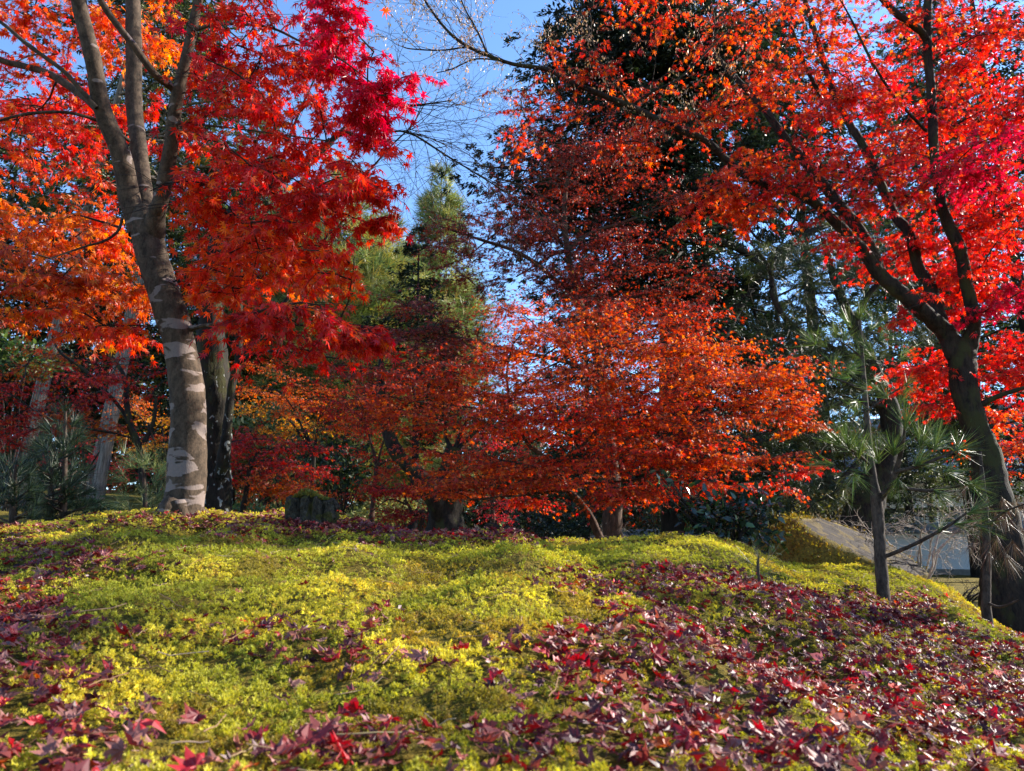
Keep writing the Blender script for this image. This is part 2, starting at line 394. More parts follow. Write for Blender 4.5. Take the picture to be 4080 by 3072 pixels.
PAL = {  # leaf colours: r, g, b, weight
    'scarlet': [(.58, .026, .016, 4), (.50, .014, .018, 3), (.68, .06, .018, 2), (.36, .02, .016, 1)],
    'crimson': [(.52, .006, .035, 4), (.42, .006, .03, 3), (.62, .015, .04, 2)],
    'red':     [(.58, .024, .02, 4), (.62, .045, .018, 3), (.46, .016, .02, 2), (.70, .15, .014, 1), (.32, .03, .016, .8)],
    'redor':   [(.66, .065, .014, 4), (.60, .03, .016, 3), (.74, .15, .012, 2)],
    'orange':  [(.64, .13, .012, 4), (.58, .075, .012, 3), (.72, .20, .014, 2), (.40, .16, .02, .4)],
    'dkor':    [(.50, .085, .012, 4), (.44, .045, .012, 3), (.56, .15, .014, 2), (.34, .17, .02, .4)],
    'ember':   [(.60, .055, .014, 4), (.52, .03, .014, 3), (.70, .13, .014, 2), (.42, .018, .016, 2)],
    'brick':   [(.48, .070, .018, 4), (.40, .042, .018, 3), (.58, .13, .016, 2.5), (.30, .022, .016, 1.5)],
    'rust':    [(.32, .034, .02, 4), (.42, .045, .022, 3), (.22, .026, .018, 3), (.50, .09, .03, 1)],
    'dusk':    [(.28, .036, .024, 4), (.34, .05, .03, 3), (.18, .026, .02, 3), (.36, .18, .06, 1)],
    'dkred':   [(.44, .022, .02, 4), (.52, .035, .018, 3), (.34, .016, .02, 2), (.56, .09, .016, 1)],
    'gold':    [(.72, .30, .02, 4), (.70, .20, .015, 3), (.62, .36, .03, 2)],
    'pink':    [(.64, .04, .06, 4), (.56, .02, .035, 3), (.68, .08, .06, 2)],
    'tan':     [(.40, .25, .13, 4), (.30, .17, .08, 3), (.50, .36, .22, 2)]}
def pick(pal, n, rg, jit=.12):
    A = np.array(PAL[pal]); i = rg.choice(len(A), n, p=A[:, 3] / A[:, 3].sum()); c = A[i, :3]
    return np.clip(c * np.exp(rg.normal(0, jit, (n, 1))) * np.exp(rg.normal(0, jit * .6, (n, 3))), .003, .9)

# ------------------------------------------------------------------ maples
def maple(name, label, cat, limbs, blobs, bark, leafmat='maple_leaf', lk=5, size=.04, seed=1, trunks=1, group=None, padR=.45, twig_r=.0022, hang=.35, keep=None, ground=True, limb_name='limb', bump=.16, flat=.55, mul=1.6, per_pad=110, clear=(), clear_p=.9, zj=.24):
    """limbs: lists of (px, py, Y, width); the first `trunks` make the trunk. blobs: (px, py, Y, rx, ry, rY, leaves, palette)"""
    rg = np.random.default_rng(seed)
    b0 = limbs[0][0]; base = at(b0[0], b0[1], b0[2])
    if ground: base[2] = min(base[2], H(base[0], base[1]))
    t = empty(name, base, label, cat, group)
    sk, skr = [], []
    tm = MB()
    for i, L in enumerate(limbs):
        P, r = limb_line(L)
        if i == 0 and ground:
            P = np.vstack([[P[0][0], P[0][1], base[2] - .15], P]); r = np.concatenate([[r[0] * 1.25], r])
        sk.append(P); skr.append(r)
        V, Q = tubes(P, r, 18 if r.max() > .05 else 9, bump, seed + i)
        if i < trunks: tm.add(V, Q)
        else:
            l = MB(); l.add(V, Q); l.build(limb_name, M[bark], t)
    if ground and limbs[0][0][3] > 120:      # surface roots
        P0, r0_ = sk[0][0] + np.array([0, 0, .15]), limbs[0][1][3] * .5 * limbs[0][1][2] / F
        for k in range(6):
            a = k * 1.047 + rg.uniform(-.3, .3); q = np.linspace(0, 1, 8); L_ = r0_ * rg.uniform(1.3, 1.9)
            x = P0[0] + np.cos(a) * (r0_ * .45 + L_ * q); y = P0[1] + np.sin(a) * (r0_ * .45 + L_ * q) + .05 * np.sin(q * 5 + k)
            z = H(x, y) + r0_ * (.55 * np.exp(-q * 3) - .55 * q - .1); tm.add(*tubes(np.stack([x, y, z], 1), r0_ * (.42 - .30 * q), 10, .2, seed + k))
    tm.build("trunk", M[bark], t)
    S_ = np.concatenate(sk); 
    cr = MB(); br = MB()
    if blobs:
        for P, r in zip(sk, skr): br.add(*tubes(P, r * .35, 3))
    for (px, py, Y, rx, ry, rY, n, pal) in blobs:
        n = int(n * mul); c = at(px, py, Y); ex = np.array([rx * Y / F, rY, ry * Y / F])
        pr = min(padR, ex[0] * .8); npad = max(2, int(round(n / per_pad)))
        npad = min(npad, 34); per = n / npad
        for k in range(npad):
            d = rg.normal(0, 1, 3); d = d / np.linalg.norm(d) * rg.random() ** (1 / 2.4)
            p = c + d * ex
            dd = np.linalg.norm((S_ - p) * np.array([1, 1, 1.4]), axis=1) + .8 * np.maximum(S_[:, 2] - p[2], 0); s = S_[np.argmin(dd)]
            Lb = np.linalg.norm(p - s); ns = 7; tt = np.linspace(0, 1, ns)[:, None]
            mid = (s + p) / 2 + np.array([0, 0, .12 * Lb]) + rg.normal(0, .07 * Lb, 3)
            B = (1 - tt) ** 2 * s + 2 * tt * (1 - tt) * mid + tt ** 2 * p + rg.normal(0, .012 * Lb, (ns, 3)) * np.sin(tt * np.pi)
            r0 = np.clip(.0035 + .0055 * Lb, .003, .016)
            V, Q = tubes(B, np.linspace(r0, twig_r * 1.3, ns), 5); br.add(V, Q)
            S_ = np.vstack([S_, B[2:]])
            nt_ = max(4, int(per / 9)); q = rg.uniform(.35, 1, nt_)
            org = np.stack([np.interp(q * (ns - 1), np.arange(ns), B[:, a]) for a in range(3)], 1)
            az = rg.uniform(0, 2 * np.pi, nt_); out = norm((p - s) * np.array([1, 1, .3]) + 1e-6)
            dirs = norm(np.stack([np.cos(az), np.sin(az), rg.normal(.0, zj, nt_)], 1) + out * .55)
            tl = pr * rg.uniform(.45, 1.15, nt_)
            u = np.linspace(0, 1, 4)[None, :, None]
            T = org[:, None] + dirs[:, None] * (tl[:, None, None] * u) + np.array([0, 0, -1.]) * (tl[:, None, None] * u ** 2 * hang * rg.uniform(.3, 1.2, nt_)[:, None, None])
            T[:, 1:3] += rg.normal(0, .02, (nt_, 2, 3)) * pr
            V, Q = tubes(T, np.linspace(twig_r, twig_r * .45, 4)[None] * np.ones((nt_, 1)), 3); br.add(V, Q)
            m = max(1, int(round(per / nt_ * 1.0))); 
            ti = np.repeat(np.arange(nt_), m); N = len(ti); f = np.tile((np.arange(m) + 1.) / m, nt_) * .85 + rg.uniform(-.12, .15, N); f = np.clip(f, .08, 1)
            pp = np.stack([np.interp(f * 3 + ti * 10, (np.arange(nt_)[:, None] * 10 + np.arange(4)).ravel(), T[:, :, a].ravel()) for a in range(3)], 1)
            side = np.where(np.arange(N) % 2 == 0, 1, -1)[:, None]; td = norm(T[ti, 3] - T[ti, 1])
            lat = norm(np.cross(td, np.array([0, 0, 1.])))
            ld = norm(td * rg.uniform(.2, 1, (N, 1)) + lat * side * rg.uniform(.1, 1, (N, 1)) + np.array([0, 0, -1.]) * rg.uniform(0, .9, (N, 1)))
            sz = size * rg.uniform(.6, 1.15, N)
            if len(clear):      # the open space round the main limbs, kept bare on the viewer's side
                qx, qy = project(pp); bad = np.zeros(N, bool)
                for ci_ in clear:
                    lx, ly = project(sk[ci_]); lw = skr[ci_] * F / sk[ci_][:, 1]
                    o_ = np.argsort(ly); cx = np.interp(qy, ly[o_], lx[o_], left=1e6, right=1e6); cw = np.interp(qy, ly[o_], lw[o_]); cy = np.interp(qy, ly[o_], sk[ci_][o_, 1])
                    bad |= (np.abs(qx - cx) < cw * 1.15 + 14) & (pp[:, 1] < cy + .1)
                ok = ~(bad & (rg.random(N) < clear_p)); pp, ld, sz, N = pp[ok], ld[ok], sz[ok], int(ok.sum())
                if not N: continue
            pp = pp + ld * (sz * rg.uniform(.15, .6, N))[:, None]
            nn = norm(np.array([0, 0, 1.]) * flat + rg.normal(0, .42, (N, 3)))
            stamp(cr, LEAF[lk], pp, ld, nn, sz, pick(pal, N, rg), rg)
    if cr.n: cr.build("crown", M[leafmat], t, smooth=False)
    if br.n: br.build("branches", M['twig'], t)
    return t

t1_limbs = [
    [(712, 2110, 4.3, 185), (722, 2060, 4.3, 166), (738, 1960, 4.3, 150), (746, 1844, 4.3, 147), (750, 1682, 4.3, 140), (740, 1520, 4.3, 131), (712, 1358, 4.3, 124), (682, 1250, 4.3, 128), (640, 1130, 4.3, 126), (604, 1014, 4.3, 124), (585, 930, 4.3, 132), (575, 880, 4.3, 128), (562, 830, 4.3, 80)],
    [(560, 930, 4.3, 96), (515, 780, 4.28, 88), (481, 615, 4.2, 82), (406, 430, 4.1, 74), (373, 246, 4.0, 70), (340, 120, 3.95, 68), (313, 0, 3.9, 66), (290, -200, 3.8, 60), (250, -600, 3.7, 40)],
    [(585, 920, 4.33, 96), (574, 800, 4.36, 74), (570, 738, 4.4, 71), (555, 615, 4.45, 69), (536, 430, 4.5, 68), (533, 184, 4.5, 67), (530, 0, 4.5, 64), (525, -250, 4.5, 50), (530, -650, 4.5, 30)],
    [(612, 930, 4.28, 96), (625, 850, 4.2, 74), (640, 800, 4.15, 66), (676, 615, 4.05, 62), (700, 430, 3.95, 56), (725, 300, 3.9, 50), (753, 184, 3.85, 46), (778, 61, 3.8, 42), (815, -100, 3.75, 36), (900, -400, 3.7, 22)],
    [(700, 375, 3.93, 34), (680, 345, 3.9, 36), (615, 295, 3.8, 34), (535, 185, 3.7, 32), (430, 50, 3.6, 30), (369, -60, 3.5, 28)],
    [(398, 440, 4.1, 44), (350, 395, 4.15, 40), (277, 344, 4.2, 36), (184, 289, 4.25, 32), (90, 262, 4.3, 28), (0, 238, 4.3, 25), (-160, 160, 4.3, 18)],
    [(385, 430, 4.05, 22), (310, 345, 4.0, 20), (246, 277, 3.95, 19), (110, 178, 3.9, 18), (0, 86, 3.9, 16), (-120, 20, 3.9, 12)],
    [(515, 560, 4.4, 16), (450, 515, 4.3, 15), (369, 473, 4.2, 15), (280, 450, 4.1, 14), (203, 446, 4.0, 13), (100, 455, 3.95, 13), (-10, 482, 3.9, 10)],
    [(783, 118, 3.8, 16), (850, 98, 3.75, 14), (922, 95, 3.7, 14), (1076, 110, 3.6, 12), (1199, 166, 3.5, 10), (1353, 234, 3.4, 8), (1480, 330, 3.4, 6)],
    [(745, 1312, 4.3, 30), (790, 1302, 4.25, 20), (843, 1293, 4.15, 15), (920, 1290, 4.0, 12), (1040, 1286, 3.9, 10), (1250, 1300, 3.8, 7)],
    [(655, 735, 4.1, 12), (720, 720, 4.0, 10), (800, 735, 3.9, 8), (1000, 760, 3.8, 6)],
    [(700, 490, 3.95, 12), (830, 500, 3.9, 10), (1000, 520, 3.8, 8), (1300, 560, 3.6, 6)],
    [(490, 860, 4.3, 13), (470, 920, 4.3, 12), (415, 960, 4.2, 11), (330, 985, 4.1, 9), (200, 1030, 4.0, 7)]]
t1_blobs = [
    (1150, 120, 3.7, 380, 190, .7, 620, 'scarlet'), (1420, 250, 3.4, 190, 170, .45, 330, 'crimson'), (1600, 400, 3.3, 190, 90, .35, 130, 'crimson'), (1480, 480, 3.4, 140, 150, .4, 160, 'crimson'),
    (1000, 330, 3.8, 330, 190, .6, 420, 'red'), (1150, 560, 3.8, 300, 150, .6, 430, 'scarlet'), (900, 620, 4.3, 200, 130, .6, 160, 'red'),
    (1050, 780, 3.8, 380, 110, .6, 480, 'red'), (1350, 800, 3.6, 180, 80, .4, 200, 'scarlet'), (930, 960, 4.0, 330, 140, .7, 520, 'redor'), (1150, 1010, 3.8, 170, 70, .5, 150, 'redor'), (1000, 1110, 4.0, 280, 70, .6, 210, 'redor'),
    (1180, 1290, 3.7, 330, 75, .5, 380, 'red'), (1400, 1330, 3.6, 150, 60, .4, 110, 'scarlet'), (900, 1250, 4.1, 120, 60, .5, 80, 'redor'),
    (780, 120, 3.6, 120, 150, .3, 60, 'crimson'), (820, 240, 3.3, 60, 80, .15, 30, 'pink'),
    (180, 130, 4.6, 330, 160, .7, 420, 'redor'), (430, 60, 4.9, 160, 140, .5, 170, 'orange'), (640, 130, 5.0, 160, 140, .4, 150, 'orange'), (150, 400, 4.6, 300, 170, .7, 430, 'red'), (420, 520, 4.9, 160, 160, .4, 170, 'red'), (640, 480, 5.0, 130, 200, .4, 110, 'red'),
    (180, 650, 4.6, 330, 120, .6, 230, 'redor'), (180, 900, 4.5, 360, 130, .7, 560, 'orange'), (480, 930, 4.8, 140, 120, .4, 110, 'redor'), (250, 1100, 4.3, 340, 130, .7, 520, 'dkor'), (480, 1180, 4.5, 130, 110, .4, 90, 'dkor'), (100, 1220, 4.4, 250, 70, .5, 190, 'dkor'),
    (430, 1300, 4.2, 200, 60, .4, 140, 'redor'), (-250, 500, 4.5, 250, 500, .8, 420, 'red'), (-250, 1100, 4.5, 250, 250, .8, 220, 'dkor'), (300, -250, 4.5, 500, 200, 1., 300, 'redor'), (1000, -250, 4.0, 500, 200, 1., 300, 'red'), (1480, 690, 3.6, 170, 60, .35, 130, 'scarlet'), (1500, 830, 3.6, 150, 60, .35, 130, 'red'), (1280, 1060, 3.7, 200, 60, .4, 130, 'redor'), (1450, 1290, 3.6, 130, 50, .35, 90, 'red'), (1250, 920, 3.7, 180, 50, .4, 140, 'red')]
maple("maple_tree", "big pale-barked maple with three upright limbs and large scarlet and orange leaves", "maple tree", t1_limbs, t1_blobs, 'bark_pale', lk=7, size=.049, seed=11, padR=.42, hang=.45, bump=.07, mul=2.2, per_pad=60, clear=(0, 1, 2, 3, 4), clear_p=.96)

t10_limbs = [
    [(4030, 2400, 5.3, 215), (4015, 2300, 5.3, 178), (3985, 2100, 5.3, 140), (3955, 1950, 5.3, 122), (3925, 1800, 5.3, 108), (3884, 1699, 5.3, 98), (3845, 1564, 5.3, 101), (3832, 1450, 5.3, 106), (3828, 1400, 5.3, 112), (3822, 1350, 5.3, 70)],
    [(3815, 1420, 5.3, 84), (3770, 1328, 5.3, 74), (3698, 1260, 5.25, 66), (3620, 1193, 5.2, 64), (3560, 1140, 5.2, 60), (3503, 1091, 5.2, 56), (3440, 1000, 5.2, 50), (3365, 922, 5.2, 46), (3273, 830, 5.15, 44), (3181, 768, 5.15, 40), (3027, 731, 5.1, 38), (2904, 645, 5.1, 34), (2812, 559, 5.0, 32), (2720, 522, 5.0, 30), (2510, 424, 5.0, 27), (2313, 344, 5.0, 23), (2178, 277, 5.0, 20), (2055, 258, 5.0, 17), (1944, 221, 5.0, 15), (1852, 178, 5.0, 14), (1778, 117, 5.0, 12), (1692, 0, 5.0, 10), (1650, -100, 5, 8)],
    [(3500, 1092, 5.25, 58), (3476, 1008, 5.3, 54), (3396, 879, 5.35, 50), (3335, 805, 5.4, 48), (3273, 725, 5.4, 44), (3181, 615, 5.5, 40), (3138, 566, 5.5, 38), (3040, 430, 5.6, 30), (2950, 330, 5.7, 24), (2830, 200, 5.8, 18)],
    [(3745, 1290, 5.35, 62), (3705, 1140, 5.45, 52), (3658, 1064, 5.5, 46), (3624, 934, 5.5, 42), (3568, 861, 5.55, 40), (3525, 768, 5.6, 38), (3458, 615, 5.6, 36), (3365, 461, 5.65, 32), (3322, 369, 5.7, 30), (3292, 277, 5.7, 27), (3255, 154, 5.7, 25), (3212, 18, 5.7, 23), (3160, -150, 5.7, 16)],
    [(3845, 1430, 5.3, 80), (3872, 1340, 5.25, 62), (3882, 1290, 5.2, 54), (3874, 1230, 5.2, 52), (3850, 1130, 5.15, 48), (3828, 1000, 5.1, 48), (3790, 920, 5.1, 48), (3755, 830, 5.1, 46), (3738, 738, 5.1, 43), (3722, 615, 5.1, 40), (3710, 369, 5.1, 38), (3696, 184, 5.1, 38), (3698, 0, 5.1, 33), (3700, -200, 5.1, 26), (3720, -500, 5.1, 16)],
    [(3696, 170, 5.1, 32), (3667, 123, 5.05, 32), (3581, 61, 5.0, 30), (3519, 0, 5.0, 27), (3420, -110, 4.9, 20)],
    [(3315, 440, 5.65, 20), (3292, 412, 5.6, 20), (3230, 307, 5.55, 18), (3187, 203, 5.5, 17), (3157, 117, 5.5, 16), (3120, 0, 5.5, 12)],
    [(3690, 520, 5.05, 14), (3673, 504, 5.0, 14), (3581, 406, 4.9, 13), (3519, 320, 4.8, 12), (3458, 215, 4.7, 11), (3396, 86, 4.7, 9), (3360, 20, 4.7, 7)],
    [(3870, 1640, 5.3, 26), (3950, 1590, 5.2, 22), (4080, 1545, 5.1, 16), (4250, 1500, 5.1, 12)],
    [(2510, 424, 5.0, 12), (2470, 360, 4.95, 10), (2400, 270, 4.9, 9), (2350, 130, 4.9, 7), (2290, 0, 4.9, 5)],
    [(2510, 424, 5.0, 10), (2600, 365, 4.95, 9), (2720, 300, 4.9, 8), (2900, 120, 4.9, 6)],
    [(1944, 221, 5.0, 10), (1900, 120, 5.0, 9), (1850, 30, 5.0, 7), (1820, -60, 5, 6)],
    [(1870, 185, 5.0, 8), (1760, 200, 4.95, 7), (1640, 195, 4.9, 6), (1600, 185, 4.9, 4)],
    [(2020, 245, 5.0, 9), (1900, 235, 4.95, 7), (1800, 275, 4.9, 6), (1740, 290, 4.9, 4)]]
t10_blobs = [
    (2620, 60, 5.0, 260, 70, .5, 160, 'redor'), (2450, 330, 5.0, 260, 120, .5, 150, 'ember'), (2700, 220, 5.2, 260, 150, .6, 220, 'redor'), (2600, 480, 5.0, 330, 80, .5, 200, 'ember'), (2200, 460, 5.1, 250, 90, .5, 190, 'ember'), (2300, 170, 5.1, 260, 130, .5, 60, 'ember'),
    (3000, 120, 5.3, 300, 170, .8, 520, 'redor'), (2950, 420, 5.2, 270, 170, .6, 500, 'redor'), (2880, 700, 5.0, 200, 110, .5, 330, 'redor'), (2800, 790, 4.9, 200, 50, .4, 230, 'ember'), (2950, 870, 5.0, 170, 60, .4, 180, 'redor'),
    (3350, 150, 5.2, 260, 200, .8, 900, 'redor'), (3300, 480, 5.0, 240, 170, .7, 850, 'red'), (3170, 720, 4.9, 260, 110, .6, 560, 'red'), (3350, 900, 4.9, 180, 90, .5, 330, 'red'),
    (3620, 200, 5.5, 240, 220, .8, 950, 'red'), (3620, 520, 5.4, 220, 200, .7, 900, 'red'), (3560, 760, 4.9, 250, 120, .6, 560, 'red'), (3600, 960, 5.6, 220, 120, .6, 420, 'scarlet'),
    (3930, 200, 5.2, 230, 230, .8, 900, 'red'), (3950, 520, 5.1, 240, 160, .7, 900, 'scarlet'), (3900, 700, 4.8, 280, 70, .6, 420, 'crimson'), (3930, 840, 5.2, 240, 130, .7, 900, 'scarlet'), (3800, 620, 4.8, 200, 60, .4, 170, 'crimson'),
    (3720, 1060, 5.5, 150, 130, .5, 270, 'scarlet'), (3960, 1060, 5.2, 220, 130, .7, 800, 'scarlet'), (3640, 1240, 4.9, 110, 55, .3, 120, 'scarlet'), (3780, 1200, 5.6, 90, 130, .3, 130, 'scarlet'), (3990, 1230, 5.1, 150, 80, .5, 420, 'crimson'),
    (3950, 1430, 5.6, 330, 80, .6, 900, 'scarlet'), (3700, 1480, 5.6, 170, 110, .5, 600, 'scarlet'), (4000, 1560, 5.5, 230, 80, .5, 360, 'scarlet'), (3720, 1620, 5.6, 130, 60, .4, 150, 'scarlet'), (4000, 1660, 6.0, 160, 60, .4, 130, 'redor'),
    (4350, 300, 5.2, 300, 350, 1.2, 420, 'red'), (4350, 900, 5.2, 300, 250, 1.2, 320, 'scarlet'), (4350, 1450, 5.2, 250, 150, .8, 200, 'scarlet'), (3300, -250, 5.2, 700, 180, 1.2, 480, 'redor'), (2900, -200, 5.2, 400, 130, 1., 200, 'redor')]
maple("maple_tree", "large dark-barked maple with forked trunk and scarlet crown rising beside the white wall", "maple tree", t10_limbs, t10_blobs, 'bark_dark', lk=7, size=.038, seed=21, padR=.45, hang=.35, bump=.14, mul=1.9, per_pad=80, clear=(0, 1, 2, 3, 4), clear_p=.62)

t7_limbs = [
    [(2410, 2165, 6.3, 36), (2386, 2133, 6.3, 32), (2346, 2048, 6.3, 29), (2287, 1978, 6.3, 28), (2252, 1944, 6.3, 26), (2237, 1904, 6.3, 22), (2202, 1854, 6.3, 20), (2148, 1804, 6.3, 18), (2108, 1775, 6.3, 16), (2060, 1690, 6.3, 14), (2030, 1590, 6.4, 12), (2020, 1480, 6.5, 9), (2040, 1380, 6.5, 6)],
    [(2260, 1950, 6.3, 15), (2197, 1956, 6.2, 12), (2098, 1971, 6.1, 10), (1998, 1980, 6.0, 8), (1880, 1990, 6.0, 6)],
    [(2258, 1948, 6.3, 14), (2336, 1926, 6.2, 12), (2450, 1920, 6.1, 10), (2620, 1900, 6.0, 8), (2850, 1880, 5.9, 6), (3150, 1880, 5.9, 4)],
    [(2242, 1925, 6.3, 12), (2128, 1909, 6.3, 10), (2018, 1904, 6.3, 9), (1899, 1939, 6.3, 7), (1760, 1960, 6.4, 5)],
    [(2205, 1858, 6.3, 12), (2300, 1790, 6.2, 12), (2340, 1755, 6.2, 11), (2400, 1700, 6.2, 10), (2520, 1650, 6.1, 8), (2750, 1590, 6.0, 6), (3000, 1540, 6, 4)],
    [(2070, 1700, 6.3, 10), (1960, 1640, 6.4, 9), (1840, 1620, 6.5, 7), (1650, 1600, 6.6, 5)],
    [(2035, 1580, 6.4, 9), (2150, 1480, 6.4, 8), (2350, 1400, 6.4, 6), (2600, 1350, 6.4, 5)]]
t7_blobs = [
    (1720, 1490, 6.8, 280, 90, .7, 900, 'rust'), (2080, 1400, 6.6, 300, 70, .7, 850, 'brick'), (2400, 1320, 6.5, 330, 60, .7, 900, 'brick'), (2720, 1390, 6.3, 330, 70, .7, 1100, 'brick'), (3000, 1490, 6.2, 220, 90, .6, 900, 'brick'),
    (1650, 1600, 6.8, 220, 80, .6, 600, 'brick'), (2000, 1560, 6.5, 330, 80, .7, 1000, 'brick'), (2350, 1530, 6.2, 330, 80, .7, 1150, 'brick'), (2750, 1560, 6.0, 380, 90, .7, 1500, 'brick'), (3080, 1640, 6.0, 180, 70, .5, 520, 'brick'),
    (2250, 1680, 6.0, 380, 80, .7, 1200, 'ember'), (2700, 1720, 5.9, 360, 80, .7, 1300, 'brick'), (1880, 1700, 6.4, 330, 70, .7, 800, 'brick'), (2500, 1620, 6.0, 300, 60, .6, 700, 'ember'),
    (1850, 1850, 6.3, 300, 70, .6, 700, 'brick'), (2100, 1880, 6.0, 330, 70, .6, 850, 'brick'), (2500, 1830, 5.8, 380, 60, .6, 950, 'ember'), (2900, 1830, 5.8, 280, 50, .5, 600, 'brick'),
    (1980, 1960, 6.0, 330, 55, .5, 650, 'brick'), (2650, 1930, 5.8, 380, 50, .5, 800, 'ember'), (2950, 1935, 5.8, 200, 45, .4, 380, 'ember'), (2600, 1970, 5.7, 280, 30, .4, 300, 'brick'), (3180, 1880, 5.8, 120, 30, .3, 140, 'scarlet'), (2100, 2000, 6.3, 200, 25, .4, 160, 'red'), (1790, 1950, 6.4, 180, 40, .4, 200, 'brick'), (1500, 1640, 6.9, 160, 60, .5, 380, 'brick'), (3200, 1700, 6.0, 110, 50, .4, 260, 'brick'), (3150, 1560, 6.2, 120, 60, .5, 300, 'brick'), (2100, 1270, 6.8, 250, 50, .6, 420, 'brick'), (2600, 1260, 6.6, 250, 50, .6, 420, 'rust')]
maple("maple_tree", "low spreading maple with thin slanting trunk and layered orange-red branches", "maple tree", t7_limbs, t7_blobs, 'bark_brown', lk=5, size=.032, seed=31, padR=.46, hang=.14, twig_r=.0016, flat=1.1, mul=2.0, per_pad=105, zj=.10)

t8_limbs = [
    [(2440, 2165, 9.5, 78), (2440, 2100, 9.5, 74), (2442, 1950, 9.5, 66), (2428, 1800, 9.5, 58), (2410, 1600, 9.5, 50), (2385, 1440, 9.5, 43), (2340, 1300, 9.5, 36), (2300, 1180, 9.5, 31), (2270, 1050, 9.5, 27), (2255, 950, 9.5, 25), (2250, 850, 9.5, 22), (2255, 750, 9.5, 18), (2280, 640, 9.5, 13), (2300, 500, 9.5, 8)],
    [(2310, 1170, 9.5, 22), (2230, 1130, 9.4, 20), (2150, 1060, 9.3, 18), (2050, 1000, 9.2, 15), (1900, 950, 9.2, 12), (1750, 900, 9.2, 8)],
    [(2400, 1500, 9.5, 24), (2250, 1440, 9.4, 20), (2050, 1400, 9.3, 16), (1850, 1350, 9.2, 13), (1650, 1310, 9.2, 8)],
    [(2260, 1000, 9.5, 20), (2350, 930, 9.5, 16), (2500, 880, 9.5, 12), (2700, 800, 9.5, 7)],
    [(2330, 1290, 9.5, 20), (2480, 1200, 9.4, 16), (2650, 1150, 9.3, 12), (2850, 1130, 9.2, 8)],
    [(2255, 880, 9.5, 14), (2180, 800, 9.4, 11), (2080, 740, 9.4, 8), (1950, 700, 9.4, 5)],
    [(2430, 1560, 9.4, 14), (2560, 1480, 9.2, 12), (2700, 1440, 9.1, 9), (2850, 1420, 9.0, 6)]]
t8_blobs = [
    (2350, 560, 9.5, 330, 110, 1.2, 850, 'rust'), (2150, 720, 9.4, 260, 70, 1., 650, 'rust'), (2480, 680, 9.5, 280, 80, 1., 650, 'rust'), (2080, 880, 9.3, 280, 60, 1., 750, 'rust'), (2380, 830, 9.5, 330, 60, 1., 750, 'rust'), (2650, 800, 9.4, 170, 50, .8, 250, 'rust'),
    (1900, 950, 9.2, 260, 60, 1., 800, 'dusk'), (2250, 980, 9.4, 330, 60, 1., 850, 'rust'), (2560, 1000, 9.3, 260, 70, 1., 700, 'rust'), (1800, 1080, 9.2, 180, 60, .9, 450, 'dusk'),
    (2100, 1110, 9.2, 280, 50, 1., 650, 'dusk'), (2420, 1140, 9.3, 300, 60, 1., 850, 'rust'), (2700, 1140, 9.2, 220, 70, .9, 700, 'rust'), (2600, 1260, 9.1, 280, 60, .9, 800, 'rust'), (2300, 1260, 9.3, 220, 50, .9, 420, 'dusk'),
    (1750, 1310, 9.2, 300, 60, 1., 950, 'dusk'), (1620, 1400, 9.2, 240, 60, .9, 650, 'dusk'), (2000, 1370, 9.2, 200, 40, .8, 400, 'dusk'), (2480, 1390, 9.1, 300, 60, .9, 700, 'rust'), (1600, 1230, 9.4, 200, 40, .8, 260, 'dusk'), (1500, 1500, 9.4, 200, 70, .8, 500, 'rust'), (2200, 620, 9.4, 250, 90, 1., 450, 'rust'), (2450, 450, 9.4, 260, 70, 1., 300, 'rust')]
maple("maple_tree", "tall slender maple with fine rust-coloured leaves in front of the dark evergreen", "maple tree", t8_limbs, t8_blobs, 'bark_brown', 'rust_leaf', lk=5, size=.036, seed=41, padR=.5, hang=.2, twig_r=.002, flat=.7, mul=2.4, per_pad=100, zj=.12)

# old lichened tree with bare limbs against the sky
t2_limbs = [
    [(850, 2100, 6.2, 160), (850, 2040, 6.2, 130), (858, 1900, 6.2, 116), (864, 1699, 6.2, 112), (858, 1550, 6.2, 118), (850, 1429, 6.2, 116), (840, 1294, 6.2, 100), (850, 1100, 6.2, 80), (900, 900, 6.2, 66), (1000, 790, 6.2, 52), (1100, 725, 6.2, 46), (1199, 664, 6.2, 42), (1260, 621, 6.2, 38), (1320, 560, 6.2, 32)],
    [(880, 1900, 6.1, 54), (900, 1760, 6.0, 40), (906, 1699, 6.0, 36), (925, 1530, 6.0, 31), (950, 1429, 6.0, 28), (951, 1294, 6.0, 25), (958, 1159, 6.0, 22), (960, 1000, 6.0, 16), (980, 800, 6.0, 10)],
    [(955, 1430, 6.0, 20), (1032, 1348, 5.95, 18), (1140, 1199, 5.9, 16), (1241, 1037, 5.9, 13), (1330, 900, 5.9, 9)],
    [(950, 1450, 6.0, 15), (985, 1425, 5.95, 14), (1046, 1402, 5.9, 12), (1147, 1402, 5.85, 10), (1350, 1429, 5.8, 6)],
    [(1290, 600, 6.2, 26), (1360, 530, 6.2, 24), (1452, 550, 6.2, 22), (1500, 556, 6.2, 16), (1560, 560, 6.2, 8)],
    [(1330, 550, 6.2, 22), (1420, 470, 6.2, 18), (1483, 437, 6.2, 15), (1560, 420, 6.2, 12), (1667, 418, 6.2, 9), (1800, 400, 6.2, 5)],
    [(1480, 555, 6.2, 10), (1560, 525, 6.15, 9), (1643, 535, 6.1, 9), (1790, 627, 6.0, 8), (1913, 701, 5.95, 7), (2030, 775, 5.9, 5)],
    [(1320, 800, 6.3, 8), (1450, 700, 6.3, 9), (1560, 580, 6.3, 8), (1640, 500, 6.3, 6), (1700, 400, 6.3, 4)],
    [(1100, 720, 6.2, 20), (1150, 560, 6.2, 14), (1200, 430, 6.2, 10), (1260, 300, 6.2, 6)]]
